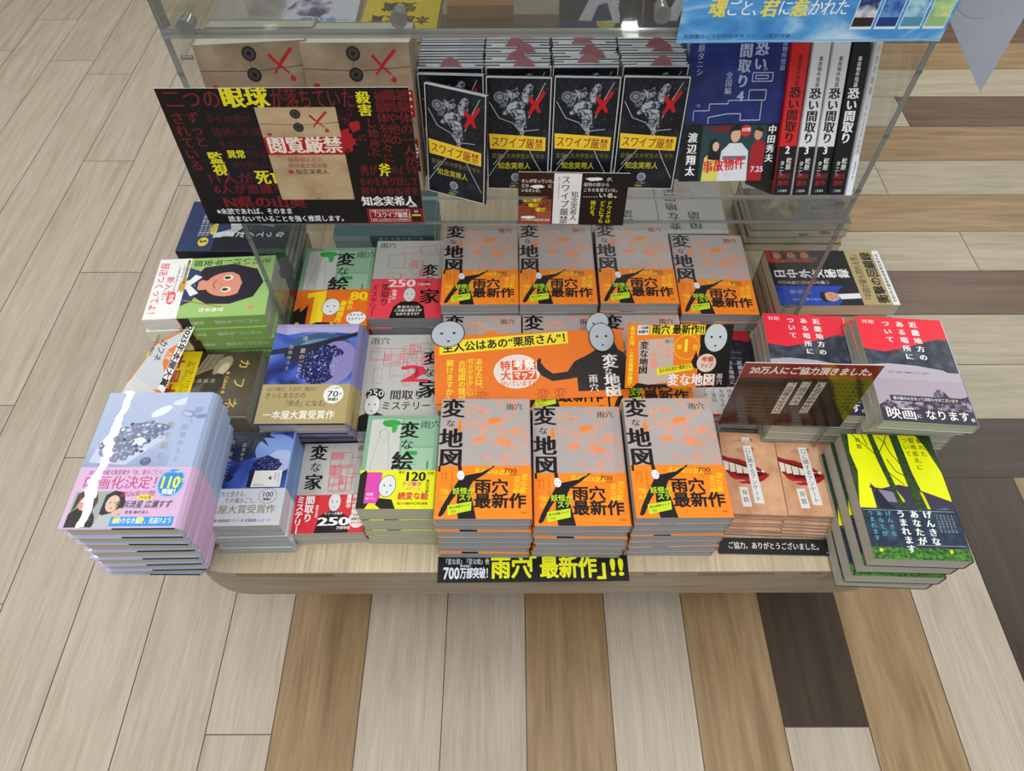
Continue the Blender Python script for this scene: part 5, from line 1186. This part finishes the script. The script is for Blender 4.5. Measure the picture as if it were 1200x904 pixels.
def plank(x0, x1, y0, y1, t, ax):
    g = .0009; k = len(fl.f)
    fl.face([(x0+g, y0+g, 0), (x1-g, y0+g, 0), (x1-g, y1-g, 0), (x0+g, y1-g, 0)], pm_(t, ax)); cols.append((k, (prd.random()*20, prd.random()*20, prd.random())))
fl.face([(-5, -2, -.0015), (5, -2, -.0015), (5, 7, -.0015), (-5, 7, -.0015)], GAP)
# zone 1: pale boards running away from the viewer, left of x=-0.427
xs = [-.427, -.5445, -.697, -.848, -.998, -1.1665]+[-1.322-.159*i for i in range(14)]
ends = {0: [-1.1, .2, 1.1, 2.0, 2.9, 4.2], 1: [-.9, .5, 1.391, 2.35, 3.2], 2: [-1.2, .1, 1.18, 2.6, 3.6], 3: [-.8, .759, 1.688, 2.9, 4.0], 4: [-1.4, -.2, .433, 1.33, 2.67, 3.8], 5: [-.7, .9, 1.8045, 3.1], 6: [-1, .6, 2.284, 3.5], 7: [-.5, 1.2, 2.3715, 3.7], 8: [-.2, 1.0, 2.655, 3.9], 9: [-.4, 1.5, 2.44, 3.6]}
for i in range(len(xs)-1):
    e = ends.get(i, [-1+((i*37) % 10)*.1, .3+((i*53) % 10)*.1, 1.6+((i*31) % 10)*.1, 2.9+((i*17) % 10)*.1])
    ys = [-2]+e+[7]
    for j in range(len(ys)-1): plank(xs[i+1], xs[i], ys[j], ys[j+1], 'L', 'y')
# zone 2: mixed boards running away from the viewer, in front of and under the table
mx_ = [-.427, -.277, -.127, .0243, .1786, .330, .482, .633, .787, .940, 1.093, 1.246, 1.4, 1.553, 1.706, 1.86, 2.0]
tones = 'TLLTLTDTLDTLTLDT'
for i in range(len(mx_)-1):
    t = tones[i]; ys = [-2, -.55, .703]
    if i == 6: ys = [-2, -.9, .2093, .703]
    elif i % 3 == 1: ys = [-2, -1.0, .703]
    for j in range(len(ys)-1):
        tt = t
        if i == 6 and j == 1: tt = 'L'
        if i == 6 and j == 0: tt = 'T'
        if j == 0 and len(ys) == 3 and i % 2: tt = 'N'
        plank(mx_[i], mx_[i+1], ys[j], ys[j+1], tt, 'y')
# zone 3: boards running across, behind
rows = [.703, .854, 1.011, 1.171, 1.3255, 1.480, 1.6365, 1.7955, 1.969, 2.135, 2.300, 2.472, 2.685, 2.85, 3.01, 3.17, 3.33, 3.5]
rt = ['D', 'W', 'W', 'B', 'W', 'T', 'W', 'T', 'B', 'W', 'T', 'B', 'W', 'T', 'L', 'B', 'T']
jn = {0: [.2, 1.9], 1: [.1, 2.6], 2: [.5, 2.9], 3: [.3, 2.2], 4: [-.1, 1.2645, 2.8], 5: [.6, 2.5], 6: [0, 1.1152, 2.4], 7: [.3, 2.3], 8: [.0, 1.290, 2.8], 9: [.4, 2.2], 10: [-.1, 2.6]}
for i in range(len(rows)-1):
    js = [-.427]+jn.get(i, [.5+.13*i])+[4.5]
    for j in range(len(js)-1):
        tt = rt[i]
        if i == 8 and js[j+1] <= 1.291: tt = 'W'
        plank(js[j], js[j+1], rows[i], rows[i+1], tt, 'x')
plank(2.0, 4.5, -2, .703, 'D', 'y')
me = fl.build('floor'); fo = bpy.data.objects.new('floor', me); COL.objects.link(fo); fo['kind'] = 'structure'
ca = me.color_attributes.new('plank', 'FLOAT_COLOR', 'CORNER')
for k, c in cols:
    for li in me.polygons[k].loop_indices: ca.data[li].color = (*c, 1)

# far wall and ceiling of the shop (outside the frame, they shape the reflections)
wm, nt, b = base_mat('wall_paint', .8, .2); b.inputs['Base Color'].default_value = lin('#d6d2ca')
mb = MB(); mb.box(-5, 5, 7, 7.1, 0, 2.9, wm); o = bpy.data.objects.new('wall_back', mb.build('wall_back')); COL.objects.link(o); o['kind'] = 'structure'
mb = MB(); mb.box(-5, -4.9, -2, 7, 0, 2.9, wm); o = bpy.data.objects.new('wall_left', mb.build('wall_left')); COL.objects.link(o); o['kind'] = 'structure'
cm, nt, b = base_mat('ceiling_paint', .9, .1); b.inputs['Base Color'].default_value = lin('#cfcfcc')
mb = MB(); mb.box(-5, 5, -2, 7.1, 2.9, 3.0, cm); o = bpy.data.objects.new('ceiling', mb.build('ceiling')); COL.objects.link(o); o['kind'] = 'structure'

# ================================================================== LIGHT
def area(x, y, z, sx, sy, power, name='ceiling_lamp', col=(1, .985, .95)):
    l = bpy.data.lights.new(name, 'AREA'); l.shape = 'RECTANGLE'; l.size = sx; l.size_y = sy; l.energy = power; l.color = col
    o = bpy.data.objects.new(name, l); COL.objects.link(o); o.location = (x, y, z); return o
for x, y0, y1, wd in ((-2.0, .95, 2.5, .04), (3.25, 1.2, 4.6, .09), (.75, 2.9, 4.4, .09)):
    area(x, (y0+y1)/2, 2.86, wd, y1-y0, 22*(y1-y0))
for x in (-1.6, .6, 2.6):
    area(x, -.9, 2.86, .12, 1.6, 28)
area(-3.6, 1.5, 2.86, .1, 3, 30)
area(0.1, .3, 2.84, 2.6, 1.6, 34, 'soft_ceiling_panel')
w = bpy.data.worlds.new('shop_air'); SC.world = w; w.use_nodes = True
w.node_tree.nodes['Background'].inputs[0].default_value = (.93, .96, 1, 1); w.node_tree.nodes['Background'].inputs[1].default_value = .55

# ================================================================== CAMERA
cd = bpy.data.cameras.new('camera'); cam = bpy.data.objects.new('camera', cd); COL.objects.link(cam)
cd.sensor_width = 36; cd.lens = 814.16/1200*36; cd.clip_start = .01; cd.clip_end = 50
p = R(54.996); yaw = R(.0275); rl = R(-.152)
f = Vector((math.sin(yaw)*math.cos(p), math.cos(yaw)*math.cos(p), -math.sin(p))); rt_ = Vector((math.cos(yaw), -math.sin(yaw), 0)); up = rt_.cross(f)
rr = rt_*math.cos(rl)+up*math.sin(rl); uu = -rt_*math.sin(rl)+up*math.cos(rl)
cam.matrix_world = Matrix(((rr.x, uu.x, -f.x, 0), (rr.y, uu.y, -f.y, 0), (rr.z, uu.z, -f.z, 1.36), (0, 0, 0, 1)))
SC.camera = cam
SC.view_settings.view_transform = 'Standard'; SC.view_settings.look = 'None'; SC.view_settings.exposure = -.42; SC.view_settings.gamma = .94
SC.cycles.transparent_max_bounces = 32
SC.cycles.max_bounces = 10
